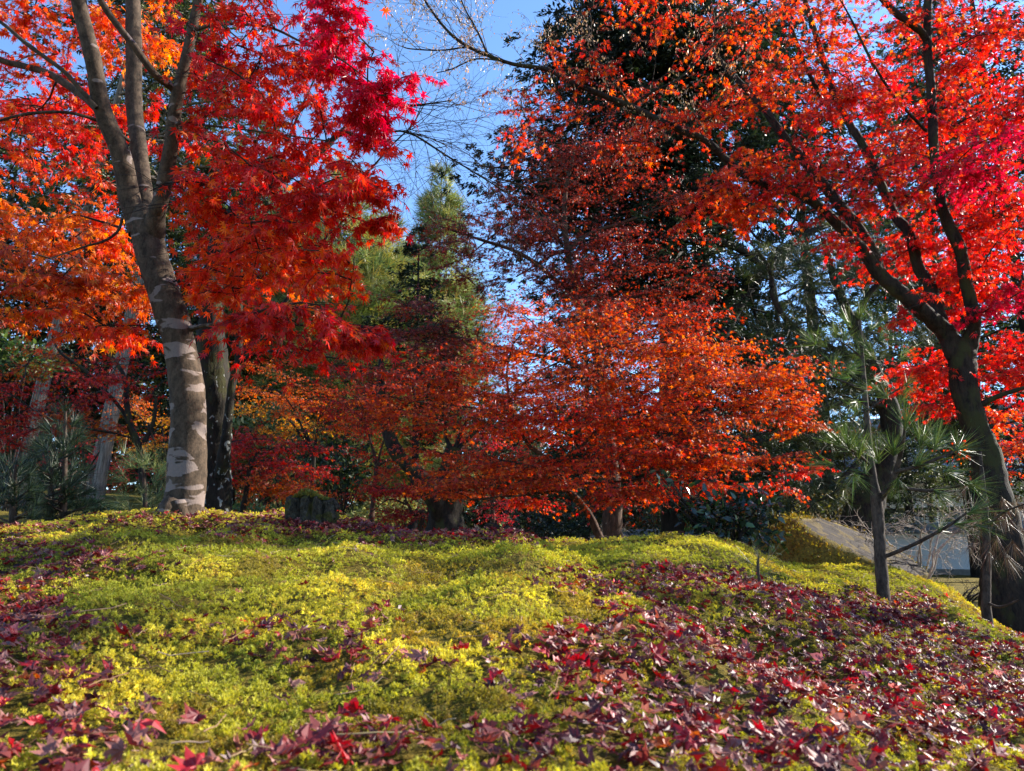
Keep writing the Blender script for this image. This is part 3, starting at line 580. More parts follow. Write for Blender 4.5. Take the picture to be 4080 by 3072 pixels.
def bare_twigs(t, limbs, n, L, seed, r=.0025, sub=4, mname='twig', droop=.15, bias=(0, 0, .2)):
    rg = np.random.default_rng(seed); P = []; m = MB()
    for l in limbs:
        c, r_ = limb_line(l); m.add(*tubes(c, r_ * .4, 3)); P.append((c, np.linalg.norm(c[-1] - c[0])))
    wts = np.array([q[1] for q in P]); wts = wts / wts.sum()
    def grow(org, d, ln, rad, depth):
        k = 7; D = norm(d); pts = [org]
        for i in range(k - 1):
            D = norm(D + rg.normal(0, .2, D.shape) + np.array([0, 0, -droop * .2])); pts.append(pts[-1] + D * (ln / (k - 1))[:, None])
        T = np.stack(pts, 1); Rr = rad[:, None] * np.linspace(1, .35, k)
        V, Q = tubes(T, Rr, 4 if depth == 0 else 3); m.add(V, Q)
        if depth < 2:
            idx = np.repeat(np.arange(len(org)), sub); f = rg.integers(2, k, len(idx))
            o2 = T[idx, f]; dd = norm(T[idx, f] - T[idx, f - 1]); d2 = norm(dd + rg.normal(0, .55, dd.shape))
            grow(o2, d2, ln[idx] * rg.uniform(.3, .6, len(idx)), rad[idx] * .6, depth + 1)
    pick_ = rg.choice(len(P), n, p=wts); org = []; dr = []
    for i in pick_:
        c = P[i][0]; k = int(rg.integers(len(c) // 4, len(c))); org.append(c[k]); dd = c[k] - c[k - 1] if k else c[1] - c[0]
        dr.append(norm(dd) + rg.normal(0, .6, 3) + np.array(bias))
    grow(np.array(org), np.array(dr), L * rg.uniform(.5, 1.2, n), r * rg.uniform(.7, 1.2, n), 0)
    return m.build("branches", M[mname], t)
t2 = maple("old_tree", "old dark tree with pale lichen on its trunk and bare black limbs", "tree", t2_limbs, [], 'bark_lichen', seed=51, bump=.22)
bare_twigs(t2, t2_limbs[4:8], 46, .95, 52, .004, bias=(.5, 0, .1))
bare_twigs(t2, [t2_limbs[8], t2_limbs[2], t2_limbs[3]], 16, .8, 53, .004)

def samaras():
    """tan seed bunches hanging on the thin end of the long limb"""
    rg = np.random.default_rng(61); par = [o for o in bpy.data.objects if o.get("label", "").startswith("large dark-barked")][0]
    ends = [t10_limbs[1][-15:], t10_limbs[1][-9:], t10_limbs[9], t10_limbs[10], t10_limbs[11], t10_limbs[12], t10_limbs[13]]
    b = bare_twigs(par, ends, 90, .55, 62, .0028, 3, 'twig'); V = np.empty(len(b.data.vertices) * 3, np.float32); b.data.vertices.foreach_get("co", V)
    V = V.reshape(-1, 3) + np.array(par.location); k = rg.integers(0, len(V), 4600); P = V[k] + rg.normal(0, .012, (4600, 3))
    lf = [(np.array([(0, 0, 0), (.5, .22, .02), (1, .1, -.05), (.55, -.12, 0)]), np.array([(0, 1, 2, 3)]))]
    D = norm(rg.normal(0, .5, (4600, 3)) + np.array([0, 0, -1.])); m = MB()
    stamp(m, lf, P, D, rg.normal(0, 1, (4600, 3)), rg.uniform(.018,   .034, 4600), pick('tan', 4600, rg), rg)
    m.build("seed_foliage", M['rust_leaf'], par, smooth=False)
samaras()

# smaller maples further back
def small_maple(px, py, Y, fork, label, blobs, seed, bark='bark_dark', size=.036, lk=5, w=40, padR=.5, more=(), flat=.7):
    limbs = [[(px, py, Y, w), (px + 4, py - 60, Y, w * .85), (px + fork[0] * .5, (py + fork[1]) / 2, Y, w * .75), (px + fork[0], fork[1], Y, w * .6)]]
    limbs += list(more)
    if not more:
        for (bx, by, *_r) in blobs[:4]:
            limbs.append([(px + fork[0], fork[1] + 10, Y, w * .5), ((px + fork[0] + bx) / 2, (fork[1] + by) / 2 - 30, Y, w * .3), (bx, by, Y, w * .12)])
    return maple("maple_tree", label, "maple tree", limbs, blobs, bark, lk=lk, size=size, seed=seed, padR=padR, hang=.2, flat=flat)
small_maple(589, 2070, 8., (-38, 1763), "dark-stemmed maple with dim wine-red layers beside young pines",
    [(140, 1560, 8, 280, 60, .9, 850, 'dkred'), (420, 1560, 7.6, 200, 70, .8, 450, 'dkred'), (100, 1690, 8.2, 300, 70, .9, 900, 'dkred'), (330, 1680, 8, 220, 50, .8, 500, 'dkor'), (120, 1800, 8.4, 200, 40, .8, 350, 'dkred'), (560, 1480, 8.3, 200, 80, .8, 350, 'dkred'), (100, 1440, 8.5, 200, 60, .8, 450, 'dkor'), (-150, 1600, 8.3, 200, 200, 1., 500, 'dkred')], 71,
    w=38, more=[[(553, 1775, 8, 30), (519, 1698, 8, 26), (505, 1601, 8, 22), (500, 1520, 8, 18), (470, 1455, 8, 15), (410, 1374, 8, 10)], [(530, 1720, 8, 16), (486, 1574 + 60, 8, 14), (346, 1482, 7.9, 13), (243, 1407, 7.8, 10), (205, 1336, 7.8, 7)],
    [(575, 1760, 8, 20), (600, 1710, 8, 17), (616, 1655, 8, 15), (621, 1585, 8, 12)], [(540, 1750, 8, 10), (448, 1725, 7.9, 9), (324, 1703, 7.8, 8), (160, 1655, 7.7, 6)]])
small_maple(640, 2030, 12.5, (20, 1850), "golden-yellow maple glowing behind the pale trunk", [(640, 1680, 12.5, 160, 70, 1., 500, 'gold'), (600, 1780, 12.5, 150, 50, 1., 350, 'gold'), (520, 1620, 13, 200, 60, 1., 350, 'orange'), (760, 1740, 12.5, 120, 70, 1., 250, 'orange')], 72, w=26)
small_maple(330, 2010, 16., (10, 1880), "pinkish-red maple glowing between the grey cedar trunks", [(320, 1810, 16, 260, 60, 1.2, 700, 'pink'), (500, 1850, 16, 200, 60, 1.2, 500, 'pink'), (480, 1750, 16.5, 220, 60, 1.2, 400, 'red'), (300, 1480, 17, 260, 80, 1.2, 450, 'red'), (250, 1930, 16, 200, 40, 1, 250, 'dkred')], 73, w=20)
small_maple(965, 2080, 8.6, (30, 1850), "low wine-red maple with drooping tiers above the stump", [(1080, 1790, 8.6, 230, 50, .8, 900, 'dkred'), (1000, 1870, 8.6, 230, 40, .8, 700, 'dkred'), (1180, 1860, 8.4, 160, 40, .7, 450, 'dkred'), (1050, 1930, 8.5, 280, 35, .7, 850, 'dkor'), (1220, 1960, 8.3, 140, 35, .6, 400, 'dkor'), (960, 1720, 8.8, 140, 60, .7, 350, 'dkred'), (1270, 2010, 8.3, 90, 25, .4, 140, 'red')], 74, w=26)
small_maple(1240, 2075, 13., (10, 1820), "bright orange and yellow maple behind the mossy stump", [(1120, 1560, 13, 230, 60, 1.2, 900, 'orange'), (1280, 1640, 13, 230, 70, 1.2, 900, 'orange'), (1200, 1700, 12.8, 150, 50, 1., 450, 'gold'), (1100, 1640, 13, 150, 50, 1., 450, 'gold'), (1330, 1560, 13, 200, 60, 1., 600, 'redor'), (1400, 1700, 12.8, 160, 60, 1., 400, 'redor'), (1000, 1480, 13.4, 220, 80, 1.2, 600, 'dkor')], 75, w=28)
small_maple(1480, 2085, 12., (20, 1850), "sunlit coral-red maple beside the leaning black limb", [(1420, 1600, 12, 220, 80, 1.2, 800, 'red'), (1560, 1720, 12, 220, 80, 1.2, 650, 'red'), (1480, 1800, 12, 160, 40, 1., 300, 'red'), (1620, 1870, 11.8, 160, 60, 1., 400, 'ember'), (1500, 1960, 11.5, 140, 50, .8, 350, 'ember'), (1650, 1990, 11.3, 150, 40, .8, 350, 'red'), (1400, 1500, 12.5, 200, 60, 1, 400, 'ember')], 76, bark='bark_brown', w=24)
small_maple(1960, 2110, 17., (0, 1900), "distant rose-pink maple behind the cut trunk", [(1900, 1690, 17, 200, 90, 1.5, 900, 'pink'), (2010, 1790, 17, 160, 60, 1.3, 500, 'pink'), (1820, 1780, 17, 120, 60, 1.2, 350, 'red'), (2040, 1990, 17, 160, 50, 1.2, 450, 'pink'), (2060, 2050, 16.5, 120, 40, 1, 260, 'pink')], 77, w=22, bark='bark_brown')
small_maple(1680, 2100, 10.8, (-60, 2000), "small dark-red maple with one scarlet tier near the black trunk", [(1600, 1950, 10.8, 130, 25, .6, 420, 'scarlet'), (1600, 2050, 10.8, 150, 28, .7, 420, 'dkred'), (1480, 2040, 10.8, 120, 30, .7, 250, 'dkred')], 78, w=18, bark='bark_brown')
small_maple(4120, 2330, 10., (0, 1900), "orange-red maple half hidden behind the forked scarlet one", [(4000, 1780, 10, 180, 70, .9, 600, 'redor'), (4120, 1680, 10, 180, 90, .9, 500, 'red'), (4030, 1880, 10, 110, 40, .7, 260, 'redor')], 79, w=40)

# old black trunk with leaning limb, its top cut off
bt = [[(1775, 2140, 10, 165), (1775, 2080, 10, 140), (1785, 1980, 10, 112), (1795, 1900, 10, 92), (1805, 1810, 10, 76), (1812, 1785, 10, 68)],
      [(1760, 2060, 9.9, 74), (1725, 1975, 9.8, 82), (1661, 1883, 9.7, 72), (1596, 1823, 9.7, 56), (1551, 1739, 9.7, 54), (1531, 1634, 9.7, 50), (1515, 1540, 9.8, 34), (1520, 1420, 9.9, 22)],
      [(1805, 1800, 10, 20), (1778, 1740, 10, 15), (1772, 1640, 10, 9)], [(1808, 1800, 10, 22), (1840, 1720, 10, 15), (1862, 1670, 10, 10)], [(1815, 1800, 10, 20), (1868, 1745, 10, 16), (1930, 1700, 10, 10), (2000, 1690, 10, 6)]]
b = maple("old_tree", "black-barked broad trunk sawn off at head height with a leaning limb", "tree", bt, [], 'bark_dark', seed=81, bump=.3)
bare_twigs(b, bt[2:] + [bt[1][-3:]], 14, .9, 82, .006)

# ------------------------------------------------------------------ conifers
KITE = [(np.array([(0, 0, 0), (.45, .16, .03), (1, 0, -.06), (.45, -.16, .03)]), np.array([(0, 1, 2, 3)])), (np.array([(0, 0, 0), (.6, .22, -.03), (1, .05, -.15), (.5, -.14, .05)]), np.array([(0, 1, 2, 3)]))]
NEEDLE = [(np.array([(0, -.5, 0), (1, -.12, -.02), (1, .12, -.02), (0, .5, 0)]), np.array([(0, 1, 2, 3)]))]
def needles(m, P, D, n, length, width, col, rg, spread=(.25, 1.1), droop=.1, sub=None):
    """tufts: n needles from each P round the axis D"""
    N = len(P); k = np.repeat(np.arange(N), n); D = norm(D); a = D[k]
    r = np.cross(a, norm(rg.normal(0, 1, (len(k), 3)))); r = norm(r); th = rg.uniform(*spread, len(k))[:, None]
    d = a * np.cos(th) + r * np.sin(th) + np.array([0, 0, -droop]); d = norm(d)
    L = length * rg.uniform(.7, 1.15, len(k)); pos = P[k] + a * (rg.uniform(0, .45, len(k)) * length)[:, None] * .6
    V = NEEDLE[0][0]; nn = norm(rg.normal(0, 1, (len(k), 3))); dd, b, nn = frames(d, nn)
    W = pos[:, None] + V[None, :, 0:1] * dd[:, None] * L[:, None, None] + V[None, :, 1:2] * b[:, None] * width
    W[:, 1:3, 2] -= (droop * .3 * L)[:, None]
    m.add(W.reshape(-1, 3), np.arange(len(k) * 4).reshape(-1, 4), np.repeat(col[k], 4, 0) if len(col) == N else np.repeat(col, 4, 0))
def colr(base, n, rg, j=.2, alt=None, pa=.3):
    c = np.array(base)[None] * np.ones((n, 1))
    if alt is not None: c[rg.random(n) < pa] = alt
    return np.clip(c * np.exp(rg.normal(0, j, (n, 1))) * np.exp(rg.normal(0, j * .3, (n, 3))), .002, .8)
def conifer(name, label, px, Y, top_py, rad, c1, c2, seed, nb=60, clumps=14, style='spray', clen=.28, bottom=.15, lean=0., trunk_w=.2, bark='bark_conifer', leaf='foliage', droop=.25, blades=9, group=None, cat="conifer", shape=1.0, base_py=None, pts=None, min_z=None, up=.0):
    rg = np.random.default_rng(seed); base = on_ground(px, Y); top = at(px, top_py, Y)[2]; h = top - base[2]
    t = empty(name, base, label, cat, group)
    z = np.linspace(0, 1, 22); P = np.stack([base[0] + lean * z + .003 * h * np.sin(z * 5 + seed), base[1] + .003 * h * np.cos(z * 4 + seed), base[2] - .15 + z * h], 1)
    r = trunk_w * .5 * (1 - z * .93) * (1 + .35 * np.exp(-z * 25))
    m = MB(); m.add(*tubes(P, r, 14, .12, seed)); m.build("trunk", M[bark], t)
    q = np.sort(rg.uniform(0, 1, nb)) ** .85; zf = bottom + (1 - bottom) * q * .985
    az = rg.uniform(0, 2 * np.pi, nb); prof = np.minimum(1, (1 - q) * shape * 1.7 + .10) * np.minimum(1, .55 + q * 2)
    L = rad * prof * rg.uniform(.65, 1.15, nb)
    o = np.stack([np.interp(zf, z, P[:, a]) for a in range(3)], 1)
    u = np.linspace(0, 1, 7)
    dirs = np.stack([np.cos(az), np.sin(az), 0 * az], 1)
    lift = up + .25 * (q - .3)
    B = o[:, None] + dirs[:, None] * (L[:, None] * u)[..., None]
    B[..., 2] += (L[:, None] * (u * lift[:, None] - droop * u ** 1.6)) + rg.normal(0, .03, (nb, 7)) * L[:, None]
    B[..., :2] += rg.normal(0, .03, (nb, 7, 2)) * L[:, None, None] * u[None, :, None]
    rb = np.clip(.012 * L + .004, .004, .06)
    m = MB(); m.add(*tubes(P, r * .4, 3)); m.add(*tubes(B, rb[:, None] * np.linspace(1, .25, 7), 5)); m.build("branches", M[bark], t)
    cn = np.maximum(3, (clumps * L / rad * 1.3).astype(int)); bi = np.repeat(np.arange(nb), cn); N = len(bi)
    f = rg.uniform(.25, 1, N) ** .8 * 6
    i0 = np.minimum(f.astype(int), 5); ff = (f - i0)[:, None]; C = B[bi, i0] * (1 - ff) + B[bi, i0 + 1] * ff
    side = rg.normal(0, 1, (N, 3)) * np.array([1, 1, .45]); C = C + side * (L[bi] * .13 + .05)[:, None]
    out = norm(dirs[bi] + side * .45 + np.array([0, 0, .15 - droop]))
    m = MB(); col = colr(c1, N, rg, .25, c2, .35)
    if style == 'spray':
        k = np.repeat(np.arange(N), blades); n_ = len(k)
        fan = rg.normal(0, .75, (n_, 1)); lat = norm(np.cross(out, np.array([0, 0, 1.])))[k]
        d = norm(out[k] + lat * fan + rg.normal(0, .35, (n_, 3)) + np.array([0, 0, -.25]))
        pp = C[k] + rg.normal(0, .3, (n_, 3)) * clen * np.array([1, 1, .7])
        stamp(m, KITE, pp, d, norm(np.array([0, 0, 1.]) + rg.normal(0, .5, (n_, 3))), clen * rg.uniform(.35, .95, n_), col[k] * np.exp(rg.normal(0, .15, (n_, 1))), rg)
    else:
        needles(m, C, out + np.array([0, 0, .5]), blades, clen, max(.004, .0009 * Y), col, rg, (.2, 1.35), .05)
    m.build("crown", M[leaf], t, smooth=False)
    return t
DG, DG2 = (.010, .017, .009), (.022, .034, .012)
conifer("cypress_tree", "huge dark cypress towering behind the rust-coloured maple", 2740, 12.6, -900, 3.2, DG, DG2, 101, nb=240, clumps=46, clen=.115, bottom=.10, trunk_w=.85, droop=.35, blades=28, shape=1.3)
conifer("cypress_tree", "dark cypress filling the gap between the two red maples", 3330, 25, -200, 3.6, DG, (.05, .07, .018), 102, nb=120, clumps=34, clen=.21, bottom=.12, trunk_w=.6, droop=.3, blades=20)
conifer("cypress_tree", "olive-green cypress showing through the scarlet crown by the building", 3900, 28, -100, 3.8, (.025, .035, .012), (.09, .10, .03), 103, nb=100, clumps=32, clen=.22, bottom=.15, trunk_w=.5, blades=18)
conifer("cypress_tree", "dark cypress close behind the scarlet crown, nearest the old right-hand trunk", 4250, 16, -400, 2.6, DG, (.05, .065, .018), 108, nb=150, clumps=32, clen=.16, bottom=.12, trunk_w=.4, blades=18)
conifer("cypress_tree", "dark green cypress seen between the two upper limbs of the forked maple", 3985, 24, -300, 2.9, (.014, .022, .010), (.05, .065, .018), 109, nb=150, clumps=30, clen=.2, bottom=.12, trunk_w=.45, blades=16)
conifer("pine_tree", "tall slim sunlit pine alone against the open blue sky", 1720, 29, 650, 2.3, (.15, .19, .055), (.30, .29, .08), 104, nb=150, clumps=30, style='needle', clen=.5, bottom=.25, trunk_w=.34, bark='bark_pine', leaf='needle', blades=11, droop=.05, shape=.8, cat="pine tree")
conifer("pine_tree", "broad yellow-green pine behind the bare black limb", 1290, 24, 640, 3.0, (.13, .17, .05), (.34, .29, .07), 105, nb=190, clumps=30, style='needle', clen=.5, bottom=.08, trunk_w=.34, bark='bark_pine', leaf='needle', blades=11, droop=.05, shape=1.2, cat="pine tree")
conifer("pine_tree", "bushy golden-green pine below the blue gap of sky", 1500, 26, 860, 2.4, (.12, .16, .05), (.36, .29, .07), 106, nb=170, clumps=30, style='needle', clen=.5, bottom=.08, trunk_w=.3, bark='bark_pine', leaf='needle', blades=11, droop=.05, shape=1.2, cat="pine tree")
conifer("pine_tree", "pale green pine partly hidden by the scarlet leaves and the lichened trunk", 1060, 25, 760, 2.8, (.14, .18, .055), (.32, .28, .08), 98, nb=160, clumps=30, style='needle', clen=.5, bottom=.1, trunk_w=.3, bark='bark_pine', leaf='needle', blades=11, droop=.05, shape=1.2, cat="pine tree")
conifer("pine_tree", "soft grey-green pine filling in below the tall slim one", 1610, 31, 960, 2.9, (.12, .16, .06), (.28, .27, .08), 99, nb=150, clumps=30, style='needle', clen=.55, bottom=.08, trunk_w=.3, bark='bark_pine', leaf='needle', blades=11, droop=.05, shape=1.2, cat="pine tree")
conifer("cypress_tree", "short dark cypress at the edge of the blue sky gap", 1640, 20, 880, 1.5, DG, (.04, .055, .02), 107, nb=70, clumps=22, clen=.16, bottom=.3, trunk_w=.25, blades=18)
for i, (px, Y, tp, lab) in enumerate([(58, 15, -600, "thickest grey cedar trunk, leaning past the red layers"), (385, 15.5, -500, "straight pale cedar trunk nearest the golden maple"), (348, 17, -400, "thinner weathered cedar trunk close beside a straight pale one")]):
    conifer("cedar_tree", lab, px, Y, tp, 2.6, (.02, .032, .012), (.085, .10, .025), 110 + i, nb=70, clumps=24, clen=.17, bottom=.38, trunk_w=(.30, .24, .18)[i], bark='bark_cedar', blades=16, cat="cedar tree", group="cedars on the slope", lean=(1.7, 1.2, 1.3)[i])
for i, (px, Y, tp, rad, c1, c2, lab) in enumerate([
    (650, 22, 250, 2.8, (.018, .03, .014), (.10, .10, .03), "dark cypress seen between the upright limbs of the pale maple"),
    (900, 27, 350, 3.2, (.06, .075, .03), (.20, .18, .05), "yellowish cypress behind the lichened trunk"),
    (250, 24, 300, 3.2, (.016, .027, .012), (.07, .08, .025), "dark cypress above the wine-red layers"),
    (-150, 22, 400, 3.0, (.02, .03, .012), (.06, .07, .02), "shaded cypress at the edge of the slope"),
    (2350, 32, 900, 3.0, (.016, .026, .014), (.04, .055, .02), "small distant cypress below the rust crown"),
    (3050, 33, 1050, 3.4, (.02, .03, .014), (.06, .07, .02), "distant cypress standing before the long roof"),
    (3650, 33, 800, 3.2, (.03, .04, .015), (.08, .09, .03), "distant cypress behind the forked scarlet maple"),
    (2000, 40, 1550, 3.4, (.02, .03, .014), (.07, .08, .03), "squat far cypress between pink maple and hall"),
    (1050, 34, 1000, 3.6, (.06, .07, .03), (.16, .15, .05), "pale far cypress high on the slope")]):
    conifer("cypress_tree", lab, px, Y, tp, rad, c1, c2, 120 + i, nb=130, clumps=26, clen=.22, bottom=.06, trunk_w=.4, blades=16)
# old leaning pine with contorted boughs
ol = [[(3400, 2150, 9.2, 165), (3425, 2080, 9.2, 142), (3470, 1960, 9.2, 116), (3520, 1850, 9.2, 98), (3550, 1760, 9.2, 86), (3540, 1620, 9.2, 72), (3470, 1450, 9.2, 60), (3400, 1300, 9.2, 48), (3330, 1130, 9.3, 34), (3280, 950, 9.3, 20)],
      [(3470, 1450, 9.2, 30), (3300, 1380, 9.0, 26), (3150, 1290, 8.9, 24), (3080, 1180, 8.9, 22), (3070, 1080, 8.9, 18), (3020, 1000, 8.9, 12)],
      [(3540, 1620, 9.2, 28), (3380, 1600, 9.0, 24), (3200, 1660, 8.8, 18), (3060, 1720, 8.8, 10)],
      [(3400, 1300, 9.2, 28), (3480, 1150, 9.0, 22), (3600, 1080, 9.0, 14), (3720, 1060, 9, 8)],
      [(3550, 1750, 9.2, 26), (3380, 1880, 8.9, 18), (3330, 1960, 8.8, 14), (3250, 2000, 8.8, 8)]]
tp = maple("old_pine", "old pine with thick dark leaning trunk in front of the white wall", "pine tree", ol, [], 'bark_dark', seed=131, bump=.22)
def clump_crown(t, blobs, c1, c2, seed, style='spray', clen=.16, leaf='foliage', width=.004, blades=10, up=.1):
    rg = np.random.default_rng(seed); m = MB()
    for (px, py, Y, rx, ry, rY, n) in blobs:
        c = at(px, py, Y); d = rg.normal(0, 1, (n, 3)); d = d / np.linalg.norm(d, axis=1, keepdims=True) * (rg.random((n, 1)) ** .5)
        C = c + d * np.array([rx * Y / F, rY, ry * Y / F]); out = norm(d * np.array([1, 1, .4]) + rg.normal(0, .5, (n, 3)) + np.array([0, 0, up])); col = colr(c1, n, rg, .25, c2, .35)
        if style == 'spray':
            k = np.repeat(np.arange(n), blades); dd = norm(out[k] + rg.normal(0, .6, (len(k), 3)))
            stamp(m, KITE, C[k] + rg.normal(0, .35, (len(k), 3)) * clen, dd, norm(np.array([0, 0, 1.]) + rg.normal(0, .6, (len(k), 3))), clen * rg.uniform(.4, 1, len(k)), col[k], rg)
        else: needles(m, C, out, blades, clen, width, col, rg)
    return m.build("crown", M[leaf], t, smooth=False)
clump_crown(tp, [(3100, 1050, 8.9, 160, 60, .6, 110), (3330, 1000, 9.2, 200, 90, .8, 150), (3250, 1180, 9, 200, 70, .8, 130), (3560, 1060, 9, 200, 70, .7, 120), (3120, 1330, 8.9, 150, 70, .6, 130), (3300, 1420, 8.9, 240, 90, .7, 230), (3120, 1500, 8.9, 130, 60, .5, 110), (3420, 1520, 9.1, 170, 70, .6, 120), (3200, 1680, 8.8, 200, 70, .6, 170), (3350, 1750, 8.9, 150, 70, .6, 120), (3250, 1960, 8.8, 160, 70, .5, 90), (3600, 1300, 9.1, 150, 80, .6, 120)],
            (.018, .028, .012), (.06, .075, .02), 132, 'needle', .15, 'needle', .004, 26)
bare_twigs(tp, ol[1:], 24, 1.0, 133, .007)

# bough of the dark cypress: thick leaning grey branch
lb = [[(2830, 1420, 12, 60), (2890, 1290, 12, 66), (2960, 1180, 12, 58), (3040, 1080, 12, 50), (3120, 1010, 12, 44), (3220, 930, 12, 30), (3350, 880, 12, 16)],
      [(3050, 1070, 12, 28), (2960, 1000, 11.8, 30), (2860, 960, 11.6, 34), (2760, 930, 11.5, 24), (2650, 900, 11.5, 12)], [(3060, 1060, 12, 22), (3090, 1180, 11.8, 20), (3100, 1280, 11.8, 16), (3150, 1330, 11.8, 10)],
      [(2800, 2200, 12, 120), (2800, 1900, 12, 105), (2790, 1600, 12, 92), (2800, 1300, 12, 80), (2790, 1000, 12, 70), (2760, 700, 12, 55), (2750, 400, 12, 40), (2740, 0, 12, 24)]]
lb = [lb[3]] + lb[:3]
lt = maple("old_conifer", "massive dark trunk with a crooked bough arching behind the orange maple", "conifer", lb, [], 'bark_conifer', seed=141, bump=.2)
clump_crown(lt, [(2700, 900, 11.6, 260, 120, 1., 160), (2650, 650, 12, 300, 160, 1.2, 190), (2850, 300, 12, 300, 200, 1.2, 200), (2500, 350, 12, 300, 200, 1.2, 200), (2600, 100, 12, 350, 150, 1.2, 200), (2900, 1180, 12.4, 150, 100, .8, 80), (2320, 200, 12, 250, 180, 1.2, 120), (2620, 1150, 12.3, 200, 110, 1., 110), (2330, 760, 12.3, 250, 170, 1.2, 120)], (.008, .013, .007), (.02, .032, .012), 142, 'spray', .2, blades=26)
bare_twigs(lt, lb[1:], 22, 1.1, 143, .008)

# ------------------------------------------------------------------ young pines
def young_pine(label, stems, tufts, seed, c1=(.035, .06, .022), c2=(.09, .12, .03), L=.14, nn=48, w=.0022, group=None, bark='bark_pine', name="young_pine", extra=None, cat="young pine"):
    """stems: lists of (px,py,Y,width); tufts: (px,py,Y,dx,dz,scale)"""
    rg = np.random.default_rng(seed); base = at(*stems[0][0][:3]); base[2] = min(base[2], float(H(base[0], base[1])) + .0)
    t = empty(name, base, label, cat, group)
    for i, s in enumerate(stems):
        P, r = limb_line(s)
        if i == 0: P = np.vstack([[P[0][0], P[0][1], base[2] - .08], P]); r = np.concatenate([[r[0] * 1.1], r])
        m = MB(); m.add(*tubes(P, r, 12, .12, seed + i)); m.build("trunk" if i == 0 else "branch", M[bark], t)
    m = MB()
    A = np.array(tufts, float); P = at(A[:, 0], A[:, 1], A[:, 2]); D = np.stack([A[:, 3], rg.normal(0, .35, len(A)), A[:, 4]], 1)
    for k in range(len(A)):
        n = int(nn * A[k, 5]); needles(m, P[k:k + 1], D[k:k + 1], n, L * A[k, 5] ** .5, w, colr(c1, n, rg, .3, c2, .4), rg, (.08, .95), .04)
    m.build("foliage", M['needle'], t, smooth=False)
    return t
def tuft_field(rg, blobs):
    out = []
    for (px, py, Y, rx, ry, n, sc, dz) in blobs:
        for _ in range(n):
            a = rg.uniform(0, 6.28); q = rg.random() ** .5; x = px + rx * q * math.cos(a); y = py + ry * q * math.sin(a)
            out.append((x, y, Y + rg.uniform(-.35, .35), (x - px) / rx * 1.1, dz + rg.uniform(-.2, .5), sc * rg.uniform(.7, 1.2)))
    return out
rg = np.random.default_rng(150)
young_pine("young pine with bright long needles and forked slender trunk on the moss ridge",
    [[(3522, 2400, 3.7, 50), (3512, 2280, 3.7, 46), (3502, 2130, 3.7, 44), (3498, 2050, 3.7, 44), (3492, 1980, 3.7, 44), (3486, 1940, 3.7, 30), (3470, 1840, 3.72, 26), (3456, 1700, 3.75, 24), (3446, 1560, 3.78, 20), (3436, 1420, 3.8, 14), (3426, 1270, 3.8, 8)],
     [(3502, 1995, 3.7, 26), (3545, 1935, 3.65, 24), (3575, 1860, 3.6, 20), (3596, 1770, 3.55, 15), (3606, 1700, 3.5, 9)],
     [(3570, 1880, 3.6, 16), (3680, 1850, 3.5, 13), (3800, 1800, 3.45, 9)], [(3550, 1935, 3.65, 16), (3700, 1955, 3.55, 13), (3840, 1930, 3.5, 8)],
     [(3512, 2222, 3.7, 16), (3570, 2200, 3.65, 15), (3660, 2160, 3.55, 14), (3770, 2100, 3.45, 12), (3850, 2045, 3.4, 8)],
     [(3474, 1860, 3.72, 12), (3420, 1810, 3.65, 10), (3370, 1780, 3.6, 7)], [(3446, 1560, 3.78, 10), (3360, 1520, 3.75, 8), (3260, 1490, 3.7, 5)], [(3452, 1640, 3.75, 10), (3530, 1580, 3.7, 8), (3600, 1540, 3.65, 5)], [(3438, 1430, 3.8, 9), (3380, 1380, 3.8, 6), (3330, 1350, 3.8, 4)]],
    [(3385, 1800, 3.6, -.5, .9, 1.5), (3350, 1780, 3.6, -.6, .6, 1.3), (3420, 1830, 3.6, .1, 1, 1.3), (3330, 1850, 3.6, -1, .1, 1.), (3400, 1880, 3.6, -.3, -.5, 1.1), (3450, 1890, 3.65, .2, .4, 1.),
     (3606, 1720, 3.5, .2, 1, 1.5), (3660, 1790, 3.5, .5, .9, 1.6), (3720, 1800, 3.45, .5, .9, 1.5), (3560, 1820, 3.55, -.2, 1, 1.2), (3640, 1860, 3.5, .8, .5, 1.3), (3800, 1800, 3.45, 1, .5, 1.4), (3760, 1880, 3.45, 1, .1, 1.2), (3840, 1930, 3.5, 1, 0, 1.3), (3720, 1950, 3.5, .6, -.4, 1.1), (3580, 1900, 3.55, .1, -.3, 1.2), (3500, 1850, 3.6, -.1, .6, 1.1),
     (3850, 2050, 3.4, 1, .5, 1.4), (3800, 2090, 3.4, .9, .1, 1.1), (3740, 2120, 3.45, .6, .5, .8), (3880, 2090, 3.4, 1, -.2, 1.)] +
    [(3426 + dx, 1280 + dy, 3.8, dx / 60, .7, .9) for dx, dy in ((0, 0), (-30, 30), (40, 40), (-60, 70), (70, 80))] + tuft_field(rg, [(3340, 1400, 3.8, 100, 60, 7, .6, .4), (3530, 1400, 3.8, 100, 60, 7, .6, .4), (3310, 1520, 3.7, 110, 60, 6, .55, .3), (3550, 1560, 3.7, 100, 60, 5, .55, .3), (3440, 1620, 3.75, 90, 50, 4, .5, -.2), (3440, 1500, 3.8, 90, 50, 4, .5, .3)]),
    151, (.05, .085, .022), (.15, .20, .045), .125, 68, .0021)
